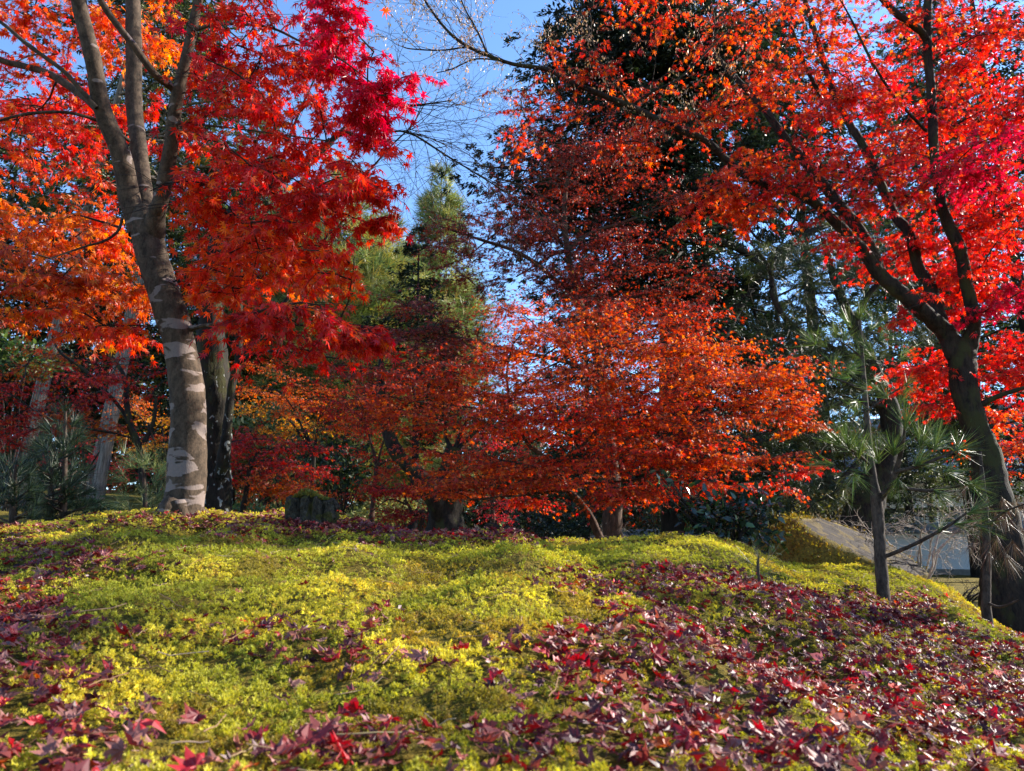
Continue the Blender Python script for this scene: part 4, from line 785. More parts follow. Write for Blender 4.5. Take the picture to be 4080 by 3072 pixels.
young_pine("tiny pine seedling with wispy needles among fallen leaves",
    [[(3005, 2490, 2.75, 13), (3025, 2420, 2.75, 11), (3030, 2340, 2.75, 10), (3020, 2270, 2.75, 12), (3022, 2215, 2.75, 8)]],
    [(3020, 2260, 2.75, 0, 1, .7), (3000, 2250, 2.75, -.8, .7, .6), (3045, 2250, 2.75, .7, .8, .6), (3020, 2290, 2.75, -.9, -.1, .5), (3030, 2290, 2.75, .9, .1, .5), (3020, 2240, 2.75, .2, 1, .5)], 152, (.05, .06, .035), (.13, .13, .08), .11, 30, .0013)
young_pine("thin sapling with a beard of dead brown needles in front of the dark forked trunk",
    [[(3928, 2425, 4.2, 34), (3930, 2350, 4.2, 32), (3932, 2200, 4.2, 28), (3925, 2050, 4.2, 24), (3915, 1920, 4.2, 18), (3905, 1800, 4.2, 10)], [(3930, 2400, 4.2, 12), (3985, 2418, 4.1, 10), (4060, 2390, 4.0, 7)], [(3930, 2100, 4.2, 12), (4000, 2040, 4.1, 9), (4080, 2010, 4.0, 6)]],
    [(3860 + i * 26, 1930 + (i * 53) % 110, 4.1 + .1 * (i % 3), ((i * 37) % 10 - 5) / 6, -1.1, 1.1) for i in range(10)] + [(3850 + i * 30, 2080 + (i * 71) % 120, 4.1, ((i * 31) % 10 - 5) / 6, -1, 1.) for i in range(8)], 153, (.085, .048, .028), (.15, .10, .06), .13, 40, .0018)
for i, (px, Y, tp, lab, n) in enumerate([(50, 5.3, 1850, "bushy blue-green young pine at the mound edge, lowest of three", 34), (195, 5.6, 1760, "thin-stemmed young pine between a bushy one and the wine-red maple", 34), (250, 5.5, 1640, "tallest of the three shaded young pines, brushing the red layers", 44)]):
    rr = np.random.default_rng(160 + i); st = [[(px, 2130, Y, 30), (px + 4, 2000, Y, 26), (px + 8, (2130 + tp) / 2, Y, 20), (px + 12, tp, Y, 8)]]
    tf = []
    for k in range(int(n * 2.2)):
        q = rr.random(); y = 2080 + (tp - 2080) * q; wdt = (1 - q * .75) * 150; x = px + rr.uniform(-1, 1) * wdt; yy = Y + rr.uniform(-.3, .3)
        tf.append((x, y, yy, (x - px) / wdt, .5 + rr.uniform(-.3, .4), .9))
        if abs(x - px) > 45 and k % 2: st.append([(px + 6, y + 40, Y, 9), ((px + x) / 2, y + 25, (Y + yy) / 2, 7), (x, y, yy, 4)])
    young_pine(lab, st, tf, 161 + i, (.014, .026, .016), (.035, .055, .022), .12, 46, .003, "young pines at the edge of the moss")
rr = np.random.default_rng(170)
young_pine("sunlit long-needled young pine standing close behind the pale maple trunk", [[(575, 2080, 6.6, 20), (578, 1980, 6.6, 16), (570, 1880, 6.6, 12), (560, 1800, 6.6, 7)]], tuft_field(rr, [(600, 1930, 6.4, 100, 110, 26, 1., .3), (560, 2020, 6.4, 110, 50, 14, .9, .2), (520, 1860, 6.5, 50, 60, 6, .8, .5)]), 171, (.08, .12, .04), (.20, .22, .08), .17, 34, .0026)

# ------------------------------------------------------------------ shrubs
OVATE = [(np.array([(0, 0, 0), (.3, .24, .05), (.7, .2, .02), (1, 0, -.1), (.7, -.2, .02), (.3, -.24, .05), (.5, 0, -.05)]), np.array([(0, 1, 6, 5), (1, 2, 3, 6), (6, 3, 4, 5)])),
         (np.array([(0, 0, 0), (.3, .22, .02), (.7, .2, -.08), (1, 0, -.3), (.7, -.2, -.08), (.3, -.22, .02), (.5, 0, -.1)]), np.array([(0, 1, 6, 5), (1, 2, 3, 6), (6, 3, 4, 5)]))]
def shrub(name, label, px, py, Y, blobs, c1, c2, seed, size=.06, cat="shrub", leaf='glossy_leaf', stems=7, group=None, bark='twig', tmpl=OVATE, up=.25):
    rg = np.random.default_rng(seed); base = at(px, py, Y); base[2] = min(base[2], float(H(base[0], base[1])))
    t = empty(name, base, label, cat, group); m = MB(); cr = MB()
    for (bx, by, bY, rx, ry, rY, n) in blobs:
        c = at(bx, by, bY); ex = np.array([rx * bY / F, rY, ry * bY / F]); d = rg.normal(0, 1, (n, 3)); d = d / np.linalg.norm(d, axis=1, keepdims=True) * rg.random((n, 1)) ** .45
        P = c + d * ex; D = norm(d * .8 + rg.normal(0, .6, (n, 3)) + np.array([0, 0, up]))
        stamp(cr, tmpl, P, D, norm(rg.normal(0, .5, (n, 3)) + d * .4 + np.array([0, 0, .8])), size * rg.uniform(.6, 1.15, n), colr(c1, n, rg, .22, c2, .25), rg)
        k = rg.choice(n, min(n, max(4, stems)), replace=False); u = np.linspace(0, 1, 6)[None, :, None]
        s = base + rg.normal(0, .04, (len(k), 3)) * np.array([1, 1, 0]); T = s[:, None] * (1 - u) + P[k][:, None] * u; T[:, 1:5] += rg.normal(0, .02, (len(k), 4, 3))
        T[..., 2] += (.15 * ex[2] * np.sin(u[..., 0] * np.pi))
        m.add(*tubes(T, np.linspace(.008, .0025, 6)[None] * np.ones((len(k), 1)) * max(1, Y / 6), 5))
    m.build("stem", M[bark], t); cr.build("foliage", M[leaf], t, smooth=True); return t
shrub("camellia_shrub", "glossy dark-leaved camellia bush at the crest of the moss mound", 2900, 2240, 5.0, [(2900, 2080, 5, 190, 110, .32, 420), (2790, 2040, 5.1, 90, 80, .2, 110), (3020, 2010, 5, 110, 80, .22, 150), (3040, 2140, 5, 90, 80, .2, 110), (2720, 1950, 5.1, 60, 50, .12, 24), (2625, 1905, 5.1, 55, 35, .1, 16), (2760, 2160, 4.9, 70, 30, .12, 30)], (.020, .036, .022), (.05, .08, .022), 181, .07, "camellia bush")
for i, (px, py, Y, bl, c1, c2, lab, sz) in enumerate([
    (1360, 2090, 17, [(1330, 1780, 17, 170, 100, 1.2, 900), (1420, 1880, 16.5, 130, 90, 1., 600), (1300, 1900, 17, 130, 90, 1., 500)], (.015, .028, .012), (.05, .075, .02), "dark-leaved evergreen bush between coral-red and wine-red maples", .13),
    (1130, 2070, 19, [(1080, 1680, 19, 160, 80, 1.2, 900), (1180, 1760, 19, 130, 80, 1., 600)], (.12, .14, .05), (.25, .25, .09), "pale feathery green bush below the orange maple", .16),
    (2330, 2160, 21, [(2330, 2040, 21, 90, 80, 1., 600), (2280, 2110, 21, 110, 40, 1., 350)], (.012, .024, .016), (.03, .05, .025), "round blackish evergreen in front of the hall", .13),
    (2120, 2150, 20, [(2130, 2080, 20, 130, 60, 1., 500)], (.012, .018, .012), (.03, .04, .02), "low blackish bush beneath the rose-pink maple", .12),
    (1560, 2095, 15, [(1560, 2030, 15, 110, 55, .8, 600), (1450, 2060, 15, 100, 35, .8, 300)], (.16, .17, .05), (.30, .26, .07), "yellow-green bush under the scarlet tier", .1),
    (2640, 2160, 19, [(2660, 2080, 19, 110, 70, .9, 500), (2560, 2040, 19, 90, 80, .9, 300)], (.02, .03, .014), (.07, .075, .025), "olive bush beside the massive trunk", .12),
    (3180, 2160, 16, [(3200, 2030, 16, 140, 80, .8, 420), (3340, 2020, 16, 100, 70, .6, 240)], (.09, .09, .025), (.28, .20, .05), "yellowing bush in front of the hall's dark beam", .12),
    (1010, 2080, 11, [(1040, 2045, 11, 130, 35, .6, 700), (930, 2040, 11, 90, 35, .5, 350)], (.07, .11, .03), (.16, .19, .06), "leafy green hedge plants beside the old stump", .07),
    (1990, 2140, 9.5, [(1992, 2120, 9.5, 22, 22, .1, 90)], (.09, .18, .02), (.15, .24, .04), "small vivid green tuft at the mound's far edge", .06),
    (60, 1900, 13, [(80, 1430, 13, 170, 70, .9, 500), (10, 1370, 13, 120, 40, .8, 250)], (.03, .055, .015), (.10, .14, .03), "green-leaved broadleaf boughs crossing the thickest cedar", .13),
    (400, 2020, 10, [(400, 2030, 10, 90, 35, .5, 160), (320, 1990, 10, 60, 40, .5, 90)], (.03, .05, .015), (.07, .1, .03), "low ferny plant on the golden moss slope", .09)]):
    shrub("evergreen_shrub", lab, px, py, Y, bl, c1, c2, 190 + i, sz, leaf='foliage', stems=4)
def bare_shrub(name, label, px, py, Y, spread, h, n, seed, mname='twig_pale', r=.004, droop=.5, sub=4):
    rg = np.random.default_rng(seed); base = at(px, py, Y); base[2] = min(base[2], float(H(base[0], base[1]))); t = empty(name, base, label, "bare shrub")
    ls = []
    for k in range(n):
        a = rg.uniform(0, 6.28); e = base + np.array([math.cos(a) * spread, math.sin(a) * spread * .6, h * rg.uniform(.7, 1.1)]); m_ = (base + e) / 2 + np.array([0, 0, h * .25])
        P = catmull(np.array([base, m_, e]), 6) + rg.normal(0, .01 * h, (13, 3)); ls.append(P)
    m = MB(); m.add(*tubes(np.stack(ls), np.linspace(r * 2.4, r, 13)[None] * np.ones((n, 1)), 6)); m.build("stem", M[mname], t)
    m = MB(); A = np.stack(ls)
    def grow(o, d, L, rad, dep):
        D = norm(d); pts = [o]
        for i in range(5): D = norm(D + rg.normal(0, .28, D.shape) + np.array([0, 0, -droop * .2])); pts.append(pts[-1] + D * (L / 5)[:, None])
        T = np.stack(pts, 1); m.add(*tubes(T, rad * np.linspace(1, .4, 6)[None] * np.ones((len(o), 1)), 3))
        if dep < 2:
            i = np.repeat(np.arange(len(o)), sub); f = rg.integers(2, 6, len(i)); grow(T[i, f], norm(T[i, f] - T[i, f - 1]) + rg.normal(0, .6, (len(i), 3)), L[i] * .5, rad * .65, dep + 1)
    k = np.repeat(np.arange(n), 7); f = rg.integers(4, 13, len(k)); o = A[k, f]; grow(o, norm(A[k, f] - A[k, f - 1]) + rg.normal(0, .6, o.shape), np.full(len(k), h * .4), r * .7, 0)
    m.build("branches", M[mname], t); return t
bare_shrub("bare_shrub", "bleached leafless shrub with fine drooping twigs behind the forked young pine", 3640, 2200, 6.5, .6, .75, 9, 201, r=.004, droop=.6)
bare_shrub("bare_shrub", "pale contorted leafless shrub in the gloom under the orange maple", 1940, 2140, 9.8, .7, .45, 7, 203, r=.008, droop=.3)
bare_shrub("bare_shrub", "white-stemmed bare sapling before the hall's cream wall", 2500, 2150, 18, .5, 1.1, 4, 204, r=.012, droop=.1)
bare_shrub("bare_shrub", "brown dried twiggy clump at the foot of the white wall", 3800, 2340, 11., .6, .45, 9, 205, 'twig', .006, .8)

# trees standing beyond the picture's edge whose shade falls on the moss
small_maple(5900, 2300, 5.2, (-60, 1700), "scarlet maple standing further along the mound, shading the moss", [(5600, 700, 5.0, 380, 260, .7, 600, 'red'), (6100, 300, 5.0, 420, 260, .7, 600, 'red'), (5600, -150, 4.4, 420, 240, .6, 500, 'red'), (6300, -500, 5.0, 450, 300, .8, 600, 'red'), (5400, 1250, 4.6, 300, 160, .6, 350, 'scarlet'), (7600, -600, 3.4, 480, 330, .45, 330, 'red'), (8300, -1100, 3.5, 480, 330, .45, 330, 'red'), (6900, 300, 3.5, 330, 220, .35, 160, 'red'), (6700, 900, 4.4, 350, 220, .7, 400, 'red'), (5300, -700, 5.6, 350, 220, .7, 400, 'red')], 91, w=160)
def treeline():
    rg = np.random.default_rng(95); m = MB(); n = 22000
    px = rg.uniform(-900, 4900, n); Y = rg.uniform(42, 62, n); P = at(px, np.full(n, 2000.), Y); g0 = H(P[:, 0], P[:, 1])
    hh = 6.5 + 8 * vn(px / 130, Y / 7, 5) * np.clip(1.25 - px / 4200, .55, 1.1); P[:, 2] = g0 + hh * rg.random(n) ** 1.2
    D = norm(rg.normal(0, 1, (n, 3)) + np.array([0, -.3, .2])); sp = vn(px / 150, Y / 9, 6)
    c = np.where((sp > .62)[:, None], np.array([.20, .05, .015]), np.where((sp > .45)[:, None], np.array([.10, .10, .03]), np.array([.02, .035, .016]))) * np.exp(rg.normal(0, .3, (n, 1)))
    k = np.repeat(np.arange(n), 5); stamp(m, KITE, P[k] + rg.normal(0, .35, (len(k), 3)), norm(D[k] + rg.normal(0, .7, (len(k), 3))), rg.normal(0, 1, (len(k), 3)), rg.uniform(.35, .8, len(k)), c[k], rg)
    tag(m.build("treeline", M['foliage'], smooth=False), kind="stuff")
treeline()
# ------------------------------------------------------------------ stump and log
def stump():
    rg = np.random.default_rng(211); c = on_ground(1235, 4.0); c[2] = max(at(1235, 2122, 4.0)[2] - .01, c[2]); base = c.copy()
    t = empty("tree_stump", base, "old fissured stump with a cap of moss on the mound crest", "stump")
    N, K = 72, 18; a = np.linspace(0, 2 * np.pi, N, endpoint=False); top = .145; m = MB(); V = []
    rad = .122 * (1 + .05 * np.sin(a * 2 + 1)) ; fis = np.zeros(N)
    for a0, dpt, wd in ((4.3, .34, .10), (4.95, .30, .09), (3.6, .2, .08), (5.6, .25, .09), (.4, .25, .1), (1.3, .2, .1), (2.3, .3, .1), (3.0, .2, .08)):
        da = (a - a0 + np.pi) % (2 * np.pi) - np.pi; fis += dpt * np.exp(-(da / wd) ** 2)
    for j in range(K):
        z = j / (K - 1); r = rad * (1 - fis * (.8 + .6 * z)) * (1.06 - .10 * z + .12 * np.exp(-z * 9)) * (1 + .26 * (vn(a * 5, 0 * a + z * 4, 3) - .5) + .2 * (vn(a * 13, 0 * a + z * 11, 4) - .5))
        if j == K - 1: r = r * .9
        zz = z * top * (1 + .32 * (vn(np.cos(a) * 2 + 5, np.sin(a) * 2 + 5, 7) - .5)) - .04 * (1 - z)
        V.append(np.stack([r * np.cos(a), r * np.sin(a), zz], 1))
    for f in (.7, .4, .1): V.append(np.stack([rad * f * np.cos(a), rad * f * np.sin(a), top * (.80 + .08 * vn(np.cos(a) * 3 * f + 9, np.sin(a) * 3 * f, 8))], 1))
    V = np.concatenate(V) + base; i = np.arange(K + 2)[:, None] * N; j = np.arange(N); j2 = (j + 1) % N
    m.add(V, np.stack([i + j, i + j2, i + N + j2, i + N + j], -1).reshape(-1, 4)); m.build("bark", M['stump'], t)
    n = 900; d = rg.random((n, 1)) ** .5 * .105; an = rg.uniform(0, 6.28, (n, 1)); P = np.concatenate([d * np.cos(an), d * np.sin(an), top - .012 + .05 * np.exp(-((d * np.cos(an) + .01) / .055) ** 2) * rg.uniform(.3, 1, (n, 1))], 1) + base
    m = MB(); needles(m, P, norm(rg.normal(0, .4, (n, 3)) + np.array([0, 0, 1.])), 7, .017, .0035, colr((.20, .17, .03), n, rg, .25, (.12, .13, .03), .4), rg, (.1, 1.1), 0); m.build("moss_foliage", M['moss'], t, smooth=False)
stump()
def log():
    rg = np.random.default_rng(215); c = at(3320, 2235, 6.4); c[2] = float(H(c[0], c[1])) + .16
    t = empty("fallen_log", c, "big weathered slab of log, its end thick with moss, on the mound", "log")
    U, W = 56, 30; th = np.linspace(0, 2 * np.pi, U, endpoint=False); ph = np.linspace(-.45 * np.pi, .5 * np.pi, W)
    T, Pp = np.meshgrid(th, ph); k = np.cos(Pp); 
    ex = np.array([.74, .42, .40]); X = np.sign(np.cos(T)) * np.abs(np.cos(T)) ** .85 * k * ex[0]; Yv = np.sin(T) * k * ex[1]; Z = np.sin(Pp) * ex[2]
    nz = .1 * (vn(X * 6 + 3, Yv * 6 + Z * 5, 9) - .5) + .05 * (vn(X * 17, Yv * 17 + Z * 13, 10) - .5); X, Yv, Z = X * (1 + nz), Yv * (1 + nz), Z * (1 + nz)
    V = np.stack([X, Yv, Z], -1).reshape(-1, 3); n = norm(np.array([.36, -.42, .83])); p0 = np.array([-.06, -.1, .27]); d = (V - p0) @ n; cut = d > 0
    V = V - np.where(cut, d, 0)[:, None] * n; V[cut] += n * (.018 * (vn(V[cut, 0] * 3, V[cut, 1] * 28, 12) - .5))[:, None]
    i = np.arange(W - 1)[:, None] * U; j = np.arange(U); j2 = (j + 1) % U; Q = np.stack([i + j, i + j2, i + U + j2, i + U + j], -1).reshape(-1, 4)
    cf = cut[Q].all(1); V = V + c + np.array([0, 0, .06])
    m = MB(); m.add(V, Q[~cf]); body = m.build("bark", M['log_moss'], t); m = MB(); m.add(V, Q[cf]); m.build("cut_face", M['log_wood'], t)
    P = V[~cut]; P = P[(P[:, 2] > c[2])]; k = rg.integers(0, len(P), 2600); P = P[k] + rg.normal(0, .018, (2600, 3)); D = norm((P - c) / ex ** 2 + rg.normal(0, .6, P.shape))
    m = MB(); needles(m, P, D, 6, .02, .005, colr((.17, .125, .02), 2600, rg, .3, (.27, .2, .03), .4), rg, (.1, 1.1), 0); m.build("moss_foliage", M['moss'], t, smooth=False)
log()
def low_log():
    c = at(2000, 2150, 7.5); t = empty("fallen_log", c, "small broken grey log lying across the far edge of the mound", "log")
    A = [(1930, 2120, 7.6, 60), (1990, 2125, 7.5, 66), (2040, 2140, 7.4, 56), (2110, 2165, 7.3, 40)]; P, r = limb_line(A); m = MB(); m.add(*tubes(P, r, 14, .35, 3)); m.build("bark", M['log_wood'], t)
low_log()

# ------------------------------------------------------------------ garden wall and hall
A0 = np.array([-12., 58.85]); A1 = np.array([27., 22.3]); WD = (A1 - A0) / np.linalg.norm(A1 - A0); WL = float(np.linalg.norm(A1 - A0)); WN = np.array([WD[1], -WD[0]])
if WN[1] > 0: WN = -WN                       # toward the viewer
def box_on(m, s0, s1, o0, o1, z0, z1):
    """a box along the wall line: s along it, o toward the viewer, z up"""
    p = lambda s, o, z: (A0[0] + WD[0] * s + WN[0] * o, A0[1] + WD[1] * s + WN[1] * o, z)
    V = [p(s, o, z) for z in (z0, z1) for s, o in ((s0, o0), (s1, o0), (s1, o1), (s0, o1))]
    m.add(V, np.array([(0, 1, 2, 3), (4, 7, 6, 5), (0, 4, 5, 1), (1, 5, 6, 2), (2, 6, 7, 3), (3, 7, 4, 0)]))
def tiled_slope(m, s0, s1, oA, zA, oB, zB, pitch=.27, amp=.035, rows=6):
    """a wavy tiled slope from the eave (oA,zA) up to the ridge (oB,zB), each course a step"""
    n = int((s1 - s0) / pitch * 8); s = np.linspace(s0, s1, n); wv = amp * np.abs(np.sin(np.pi * (s - s0) / pitch)) ** .8
    L = []
    for r_ in range(rows):
        for q, lift in ((r_ / rows, .03), ((r_ + 1) / rows, 0.)):
            o = oA + (oB - oA) * q; z = zA + (zB - zA) * q + lift + wv; L.append(np.stack([A0[0] + WD[0] * s + WN[0] * o, A0[1] + WD[1] * s + WN[1] * o, z], 1))
    V = np.concatenate(L); k = len(L); i = np.arange(k - 1)[:, None] * n; j = np.arange(n - 1)
    m.add(V, np.stack([i + j, i + j + 1, i + n + j + 1, i + n + j], -1).reshape(-1, 4))
    # round eave caps along the front edge
    c = np.arange(s0 + pitch / 2, s1, pitch); ca = np.linspace(0, 2 * np.pi, 9)[:-1]; E = []
    for dd in (.0, .05):
        E.append(np.stack([A0[0] + WD[0] * (c[:, None] + .075 * np.cos(ca)) + WN[0] * (oA + dd), A0[1] + WD[1] * (c[:, None] + .075 * np.cos(ca)) + WN[1] * (oA + dd), zA + .055 + .075 * np.sin(ca) + 0 * c[:, None]], -1))
    Ev = np.stack(E, 1).reshape(-1, 3); b = (np.arange(len(c)) * 16)[:, None]; jj = np.arange(8); j2 = (jj + 1) % 8
    m.add(Ev, [np.stack([b + jj, b + j2, b + 8 + j2, b + 8 + jj], -1).reshape(-1, 4), (b + 8 + np.arange(8)).reshape(-1, 8)])
gz = CAMZ - .92
gw = empty("garden_wall", (A0[0] + WD[0] * WL / 2, A0[1] + WD[1] * WL / 2, gz), "long white plastered garden wall capped with grey tiles", "wall")
m = MB(); box_on(m, 0, WL, -.13, .13, gz + .25, gz + 1.62); box_on(m, 0, WL, -.2, .2, gz + 1.5, gz + 1.68); m.build("plaster", M['plaster'], gw, smooth=False)
m = MB(); box_on(m, 0, WL, -.18, .18, gz - .4, gz + .25); m.build("plinth", M['plinth'], gw, smooth=False)
m = MB(); tiled_slope(m, 0, WL, .42, gz + 1.70, .05, gz + 1.90, rows=3); tiled_slope(m, 0, WL, -.42, gz + 1.70, -.05, gz + 1.90, rows=3); box_on(m, 0, WL, -.38, .38, gz + 1.66, gz + 1.72)
box_on(m, 0, WL, -.09, .09, gz + 1.86, gz + 2.0)
Pr = np.stack([A0[0] + WD[0] * np.linspace(0, WL, 60), A0[1] + WD[1] * np.linspace(0, WL, 60), np.full(60, gz + 2.02)], 1); m.add(*tubes(Pr, np.full(60, .085), 10)); m.build("tile_coping", M['tile'], gw, smooth=False)
hb = empty("temple_hall", (A0[0] + WD[0] * WL / 2 - WN[0] * 14, A0[1] + WD[1] * WL / 2 - WN[1] * 14, gz), "long white-walled temple hall with dark timber posts and grey tiled roof", "building")
OF = -11.; h0, h1 = 5., WL + 8
m = MB(); box_on(m, h0, h1, OF - 9, OF, gz, gz + 5.0); m.build("wall", M['cream'], hb, smooth=False)
m = MB(); box_on(m, h0 - .1, h1 + .1, OF, OF + .5, gz, gz + .45); m.build("plinth", M['plinth'], hb, smooth=False)
for k, s in enumerate(np.arange(h0, h1, 3.6)):
    m = MB(); box_on(m, s, s + .24, OF - .05, OF + .09, gz + .45, gz + 4.9); m.build("post", M['timber'], hb, smooth=False)
    if k % 3 != 1:
        m = MB(); box_on(m, s + .5, s + 3.2, OF - .02, OF + .04, gz + .8, gz + 3.0); wdw = m.build("window", M['panel'], hb, smooth=False)
        m = MB()
        for q in np.linspace(s + .5, s + 3.2, 6): box_on(m, q - .03, q + .03, OF + .041, OF + .08, gz + .8, gz + 3.0)
        m.build("frame", M['timber'], wdw, smooth=False)
m = MB(); box_on(m, h0, h1, OF - .03, OF + .12, gz + 3.05, gz + 3.3); m.build("beam", M['timber'], hb, smooth=False)
m = MB(); tiled_slope(m, h0 - 1.2, h1 + 1.2, OF + 1.6, gz + 4.75, OF - 4.5, gz + 8.6, rows=22, amp=.05, pitch=.3); tiled_slope(m, h0 - 1.2, h1 + 1.2, OF - 10.6, gz + 4.75, OF - 4.5, gz + 8.6, rows=6, amp=.05, pitch=.6)
box_on(m, h0 - 1.2, h1 + 1.2, OF - 4.9, OF - 4.1, gz + 8.5, gz + 9.2); m.build("roof", M['tile'], hb, smooth=False)
m = MB(); box_on(m, h0 - 1.0, h1 + 1.0, OF - 10.3, OF + 1.4, gz + 4.62, gz + 4.74); m.build("eave", M['timber'], hb, smooth=False)

# ------------------------------------------------------------------ moss
def moss():
    """star moss: tight cushions of short shoots"""
    rg = np.random.default_rng(301); m = MB()
    for y0, y1, sp, ks, bl, L in ((.55, 1.4, .0145, 9, 7, .0062), (1.4, 2.6, .0155, 7, 6, .0068), (2.6, 5.7, .0195, 4, 6, .0092)):
        area = (y1 ** 2 - y0 ** 2) / 2 * 1.62; n = int(area / sp ** 2)
        y = np.sqrt(rg.uniform(y0 ** 2, y1 ** 2, n)); x = y * rg.uniform(-.81, .81, n); P = np.stack([x, y, H(x, y)], 1)
        keep = rg.random(n) > np.clip(leaf_amount(P) * 1.3 - .45, 0, .7); P = P[keep]; n = len(P)
        big = vn(P[:, 0] * 38, P[:, 1] * 38, 23); P[:, 2] += (big - .5) * .03 + rg.uniform(-.004, .005, n)
        patch = vn(P[:, 0] * 2.3 + 5, P[:, 1] * 1.9, 21) * .6 + vn(P[:, 0] * 9, P[:, 1] * 8, 22) * .4
        deep = np.clip((vn(P[:, 0] * 4.2 + 7, P[:, 1] * 3.4, 24) - .25) * 2.2, 0, 1)[:, None]  # noise patches that darken the moss colour, standing in for shaded hollows
        c = np.stack([.41 + .30 * patch, .40 + .18 * patch, .045 + .035 * patch], 1) * np.exp(rg.normal(0, .2, (n, 1)))
        c = c * (np.array([.55, .62, .6]) * (1 - deep) + deep); brn = vn(P[:, 0] * 6 + 2, P[:, 1] * 5, 25) > .76
        c[brn] *= np.array([.75, .64, .75]); c[rg.random(n) < .1] *= np.array([.75, .6, .8])
        k = np.repeat(np.arange(n), ks); o = rg.normal(0, 1, (len(k), 3)) * np.array([.30, .30, .16]) * sp; r2 = (o[:, 0] ** 2 + o[:, 1] ** 2) / (sp * .5) ** 2
        Q = P[k] + o; Q[:, 2] += .5 * sp * (1 - np.clip(r2, 0, 1.6))
        D = norm(np.stack([o[:, 0], o[:, 1], np.full(len(k), sp * .55)], 1) + rg.normal(0, .15 * sp, (len(k), 3)))
        needles(m, Q, D, bl, L, L * .30, c[k] * np.exp(rg.normal(0, .12, (len(k), 1))), rg, (.1, 1.2), 0)
    tag(m.build("moss", M['moss'], smooth=False), kind="stuff")
    m = MB(); n = 700; y = np.sqrt(rg.uniform(.6 ** 2, 4.6 ** 2, n)); x = y * rg.uniform(-.8, .8, n); a = rg.uniform(0, 6.28, n); L = rg.uniform(.03, .11, n)
    u = np.linspace(-.5, .5, 5); X = x[:, None] + np.cos(a)[:, None] * L[:, None] * u; Yy = y[:, None] + np.sin(a)[:, None] * L[:, None] * u + .05 * L[:, None] * np.sin(u * 6 + x[:, None] * 9)
    T = np.stack([X, Yy, H(X, Yy) + .017 + rg.uniform(0, .012, (n, 1)) + rg.normal(0, .003, (n, 5))], -1); V, Q = tubes(T, np.full((n, 5), .0008) * rg.uniform(.7, 1.6, (n, 1)), 3)
    m.add(V, Q, np.repeat(pick('tan', n, rg), 15, 0)); tag(m.build("needle_litter", M['fallen_leaf']), kind="stuff")
moss()

# ------------------------------------------------------------------ fallen leaves
def fallen_shapes():
    rg = np.random.default_rng(311); out = []
    for k in range(24):
        an = np.array([-118, -78, -38, 0, 38, 78, 118]) + rg.normal(0, 6, 7); le = np.array([.4, .7, .93, 1, .93, .7, .4]) * rg.uniform(.85, 1.1, 7)
        V, (q, t) = star(an, le, .30, True, 0, .03 + .05 * rg.random())
        x, y, z = V.T.copy(); th = rg.uniform(0, np.pi); u = x * math.cos(th) + y * math.sin(th); v = -x * math.sin(th) + y * math.cos(th)
        cu = [rg.uniform(.3, 1.2), rg.uniform(1.2, 2.4), rg.uniform(-1.4, -.4), rg.uniform(-.8, .4), rg.uniform(2.2, 3.4)][k % 5]
        ang = u * cu; Rr = 1 / cu if abs(cu) > .05 else 20
        u2 = Rr * np.sin(u / Rr); z2 = z + Rr * (1 - np.cos(u / Rr)); z2 = z2 + rg.uniform(-.6, .6) * v * v + .15 * rg.normal(0, 1, len(V)) * np.hypot(x, y); z2 = np.where(z2 > .4, .4 + (z2 - .4) * .3, z2)
        W = np.stack([u2 * math.cos(th) - v * math.sin(th), u2 * math.sin(th) + v * math.cos(th), z2], 1)
        # the stalk, a thin strip
        s0 = len(W); st = np.array([(0, -.018, 0), (0, .018, 0), (-.35, .014, .06), (-.35, -.014, .06), (-.7, .012, .2), (-.7, -.012, .2)]); W = np.vstack([W, st])
        q = np.vstack([q, [(s0, s0 + 1, s0 + 2, s0 + 3), (s0 + 3, s0 + 2, s0 + 4, s0 + 5)]])
        out.append((W - np.array([.3, 0, 0]), q, t))
    return out
FS = fallen_shapes()
FC = [((.20, .018, .020), "dull crimson curled maple leaf lying on the moss", 5), ((.10, .014, .018), "dark purple-brown curled maple leaf lying on the moss", 5), ((.40, .012, .02), "fresh bright red maple leaf lying on the moss", 2), ((.36, .14, .11), "faded pinkish-tan dry maple leaf lying on the moss", 4), ((.52, .10, .015), "orange maple leaf lying on the moss", .45), ((.26, .06, .05), "rosy withered maple leaf lying on the moss", 4)]
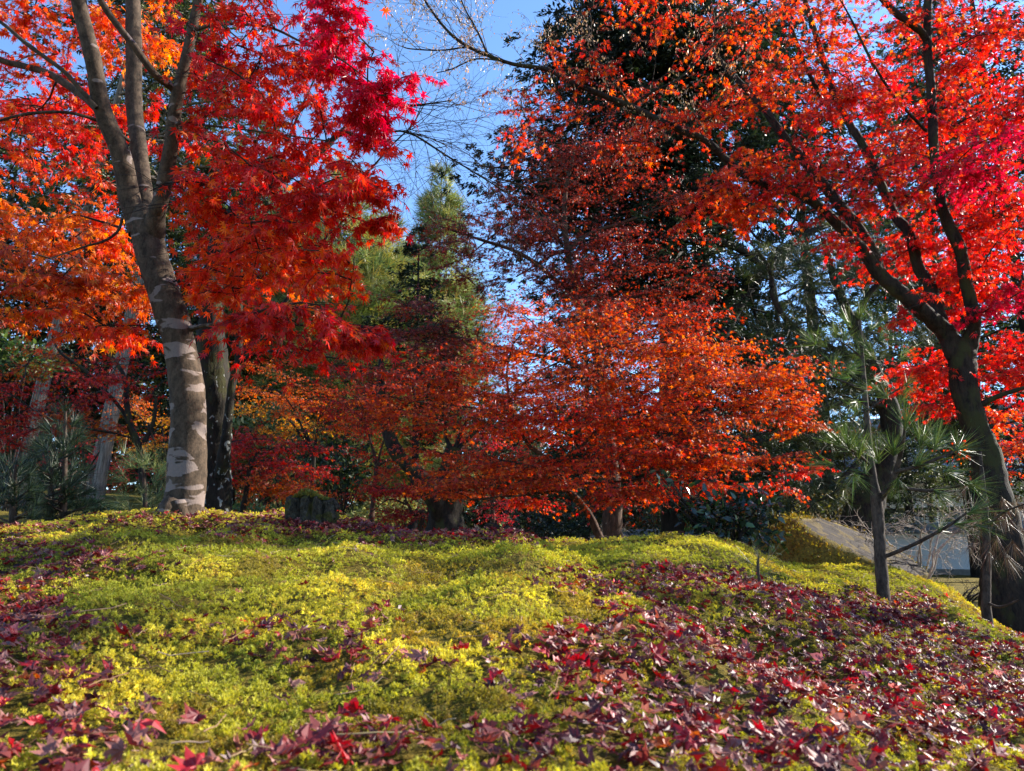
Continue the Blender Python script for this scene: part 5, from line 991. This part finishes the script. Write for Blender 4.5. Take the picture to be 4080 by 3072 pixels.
def fallen():
    rg = np.random.default_rng(321); y0, y1 = .62, 6.3
    n = int((y1 ** 2 - y0 ** 2) / 2 * 1.7 * 1650); y = np.sqrt(rg.uniform(y0 ** 2, y1 ** 2, n)); x = y * rg.uniform(-.85, .85, n); P = np.stack([x, y, H(x, y)], 1)
    am = leaf_amount(P); k = rg.random(n) < am ** 1.3; P, am = P[k], am[k]; n = len(P)
    P[:, 2] += .004 + rg.random(n) * (.006 + .026 * am)
    e = .03; gxn = (H(P[:, 0] + e, P[:, 1]) - H(P[:, 0] - e, P[:, 1])) / (2 * e); gyn = (H(P[:, 0], P[:, 1] + e) - H(P[:, 0], P[:, 1] - e)) / (2 * e)
    Nn = norm(np.stack([-gxn, -gyn, np.ones(n)], 1) + rg.normal(0, .34, (n, 3))); Nn[rg.random(n) < .25] *= -1
    az = rg.uniform(0, 6.28, n); D, B, Nn = frames(np.stack([np.cos(az), np.sin(az), 0 * az], 1), Nn)
    size = rg.uniform(.018, .031, n) * np.where(rg.random(n) < .1, 1.25, 1); ch = rg.integers(0, len(FS), n)
    P[:, 2] += np.abs(Nn[:, 2]) * 0 + size * .12
    wts = np.array([q[2] for q in FC]); ci = rg.choice(len(FC), n, p=wts / wts.sum())
    col = np.array([q[0] for q in FC])[ci] * np.exp(rg.normal(0, .32, (n, 1))) * np.exp(rg.normal(0, .12, (n, 3)))
    px, py = project(P); vis = (px > 0) & (px < 4080) & (py < 3060) & (py > 0); dist = np.linalg.norm(P - np.array([0, 0, CAMZ]), axis=1); score = np.where(vis, size / dist, 0); order = np.argsort(-score); single = np.zeros(n, bool); single[order[:300]] = True
    m = MB()
    for k, (V, q, t) in enumerate(FS):
        s = np.where((ch == k) & ~single)[0]
        if not len(s): continue
        W = P[s][:, None] + size[s][:, None, None] * (V[None, :, 0:1] * D[s][:, None] + V[None, :, 1:2] * B[s][:, None] + V[None, :, 2:3] * Nn[s][:, None])
        off = (np.arange(len(s)) * len(V))[:, None, None]
        m.add(W.reshape(-1, 3), [(off + q).reshape(-1, 4), (off + t).reshape(-1, 3)], np.repeat(col[s], len(V), 0))
    tag(m.build("fallen_leaves", M['fallen_leaf'], smooth=False), kind="stuff")
    protos = {}
    from mathutils import Matrix
    for i in np.where(single)[0]:
        key = (int(ch[i]), int(ci[i]))
        if key not in protos:
            V, q, t = FS[key[0]]; mm = MB(); mm.add(V, [q, t], np.array(FC[key[1]][0])); me = mm.mesh("fallen_leaf", False); me.materials.append(M['fallen_leaf'])
            o = bpy.data.objects.new("fallen_leaf", me); protos[key] = o
        else: o = protos[key].copy()
        COL.objects.link(o)
        mt = Matrix(((D[i][0], B[i][0], Nn[i][0], P[i][0]), (D[i][1], B[i][1], Nn[i][1], P[i][1]), (D[i][2], B[i][2], Nn[i][2], P[i][2]), (0, 0, 0, 1))) @ Matrix.Scale(float(size[i]), 4)
        o.matrix_world = mt; tag(o, FC[key[1]][1], "fallen leaf", "fallen maple leaves on the moss mound")
fallen()
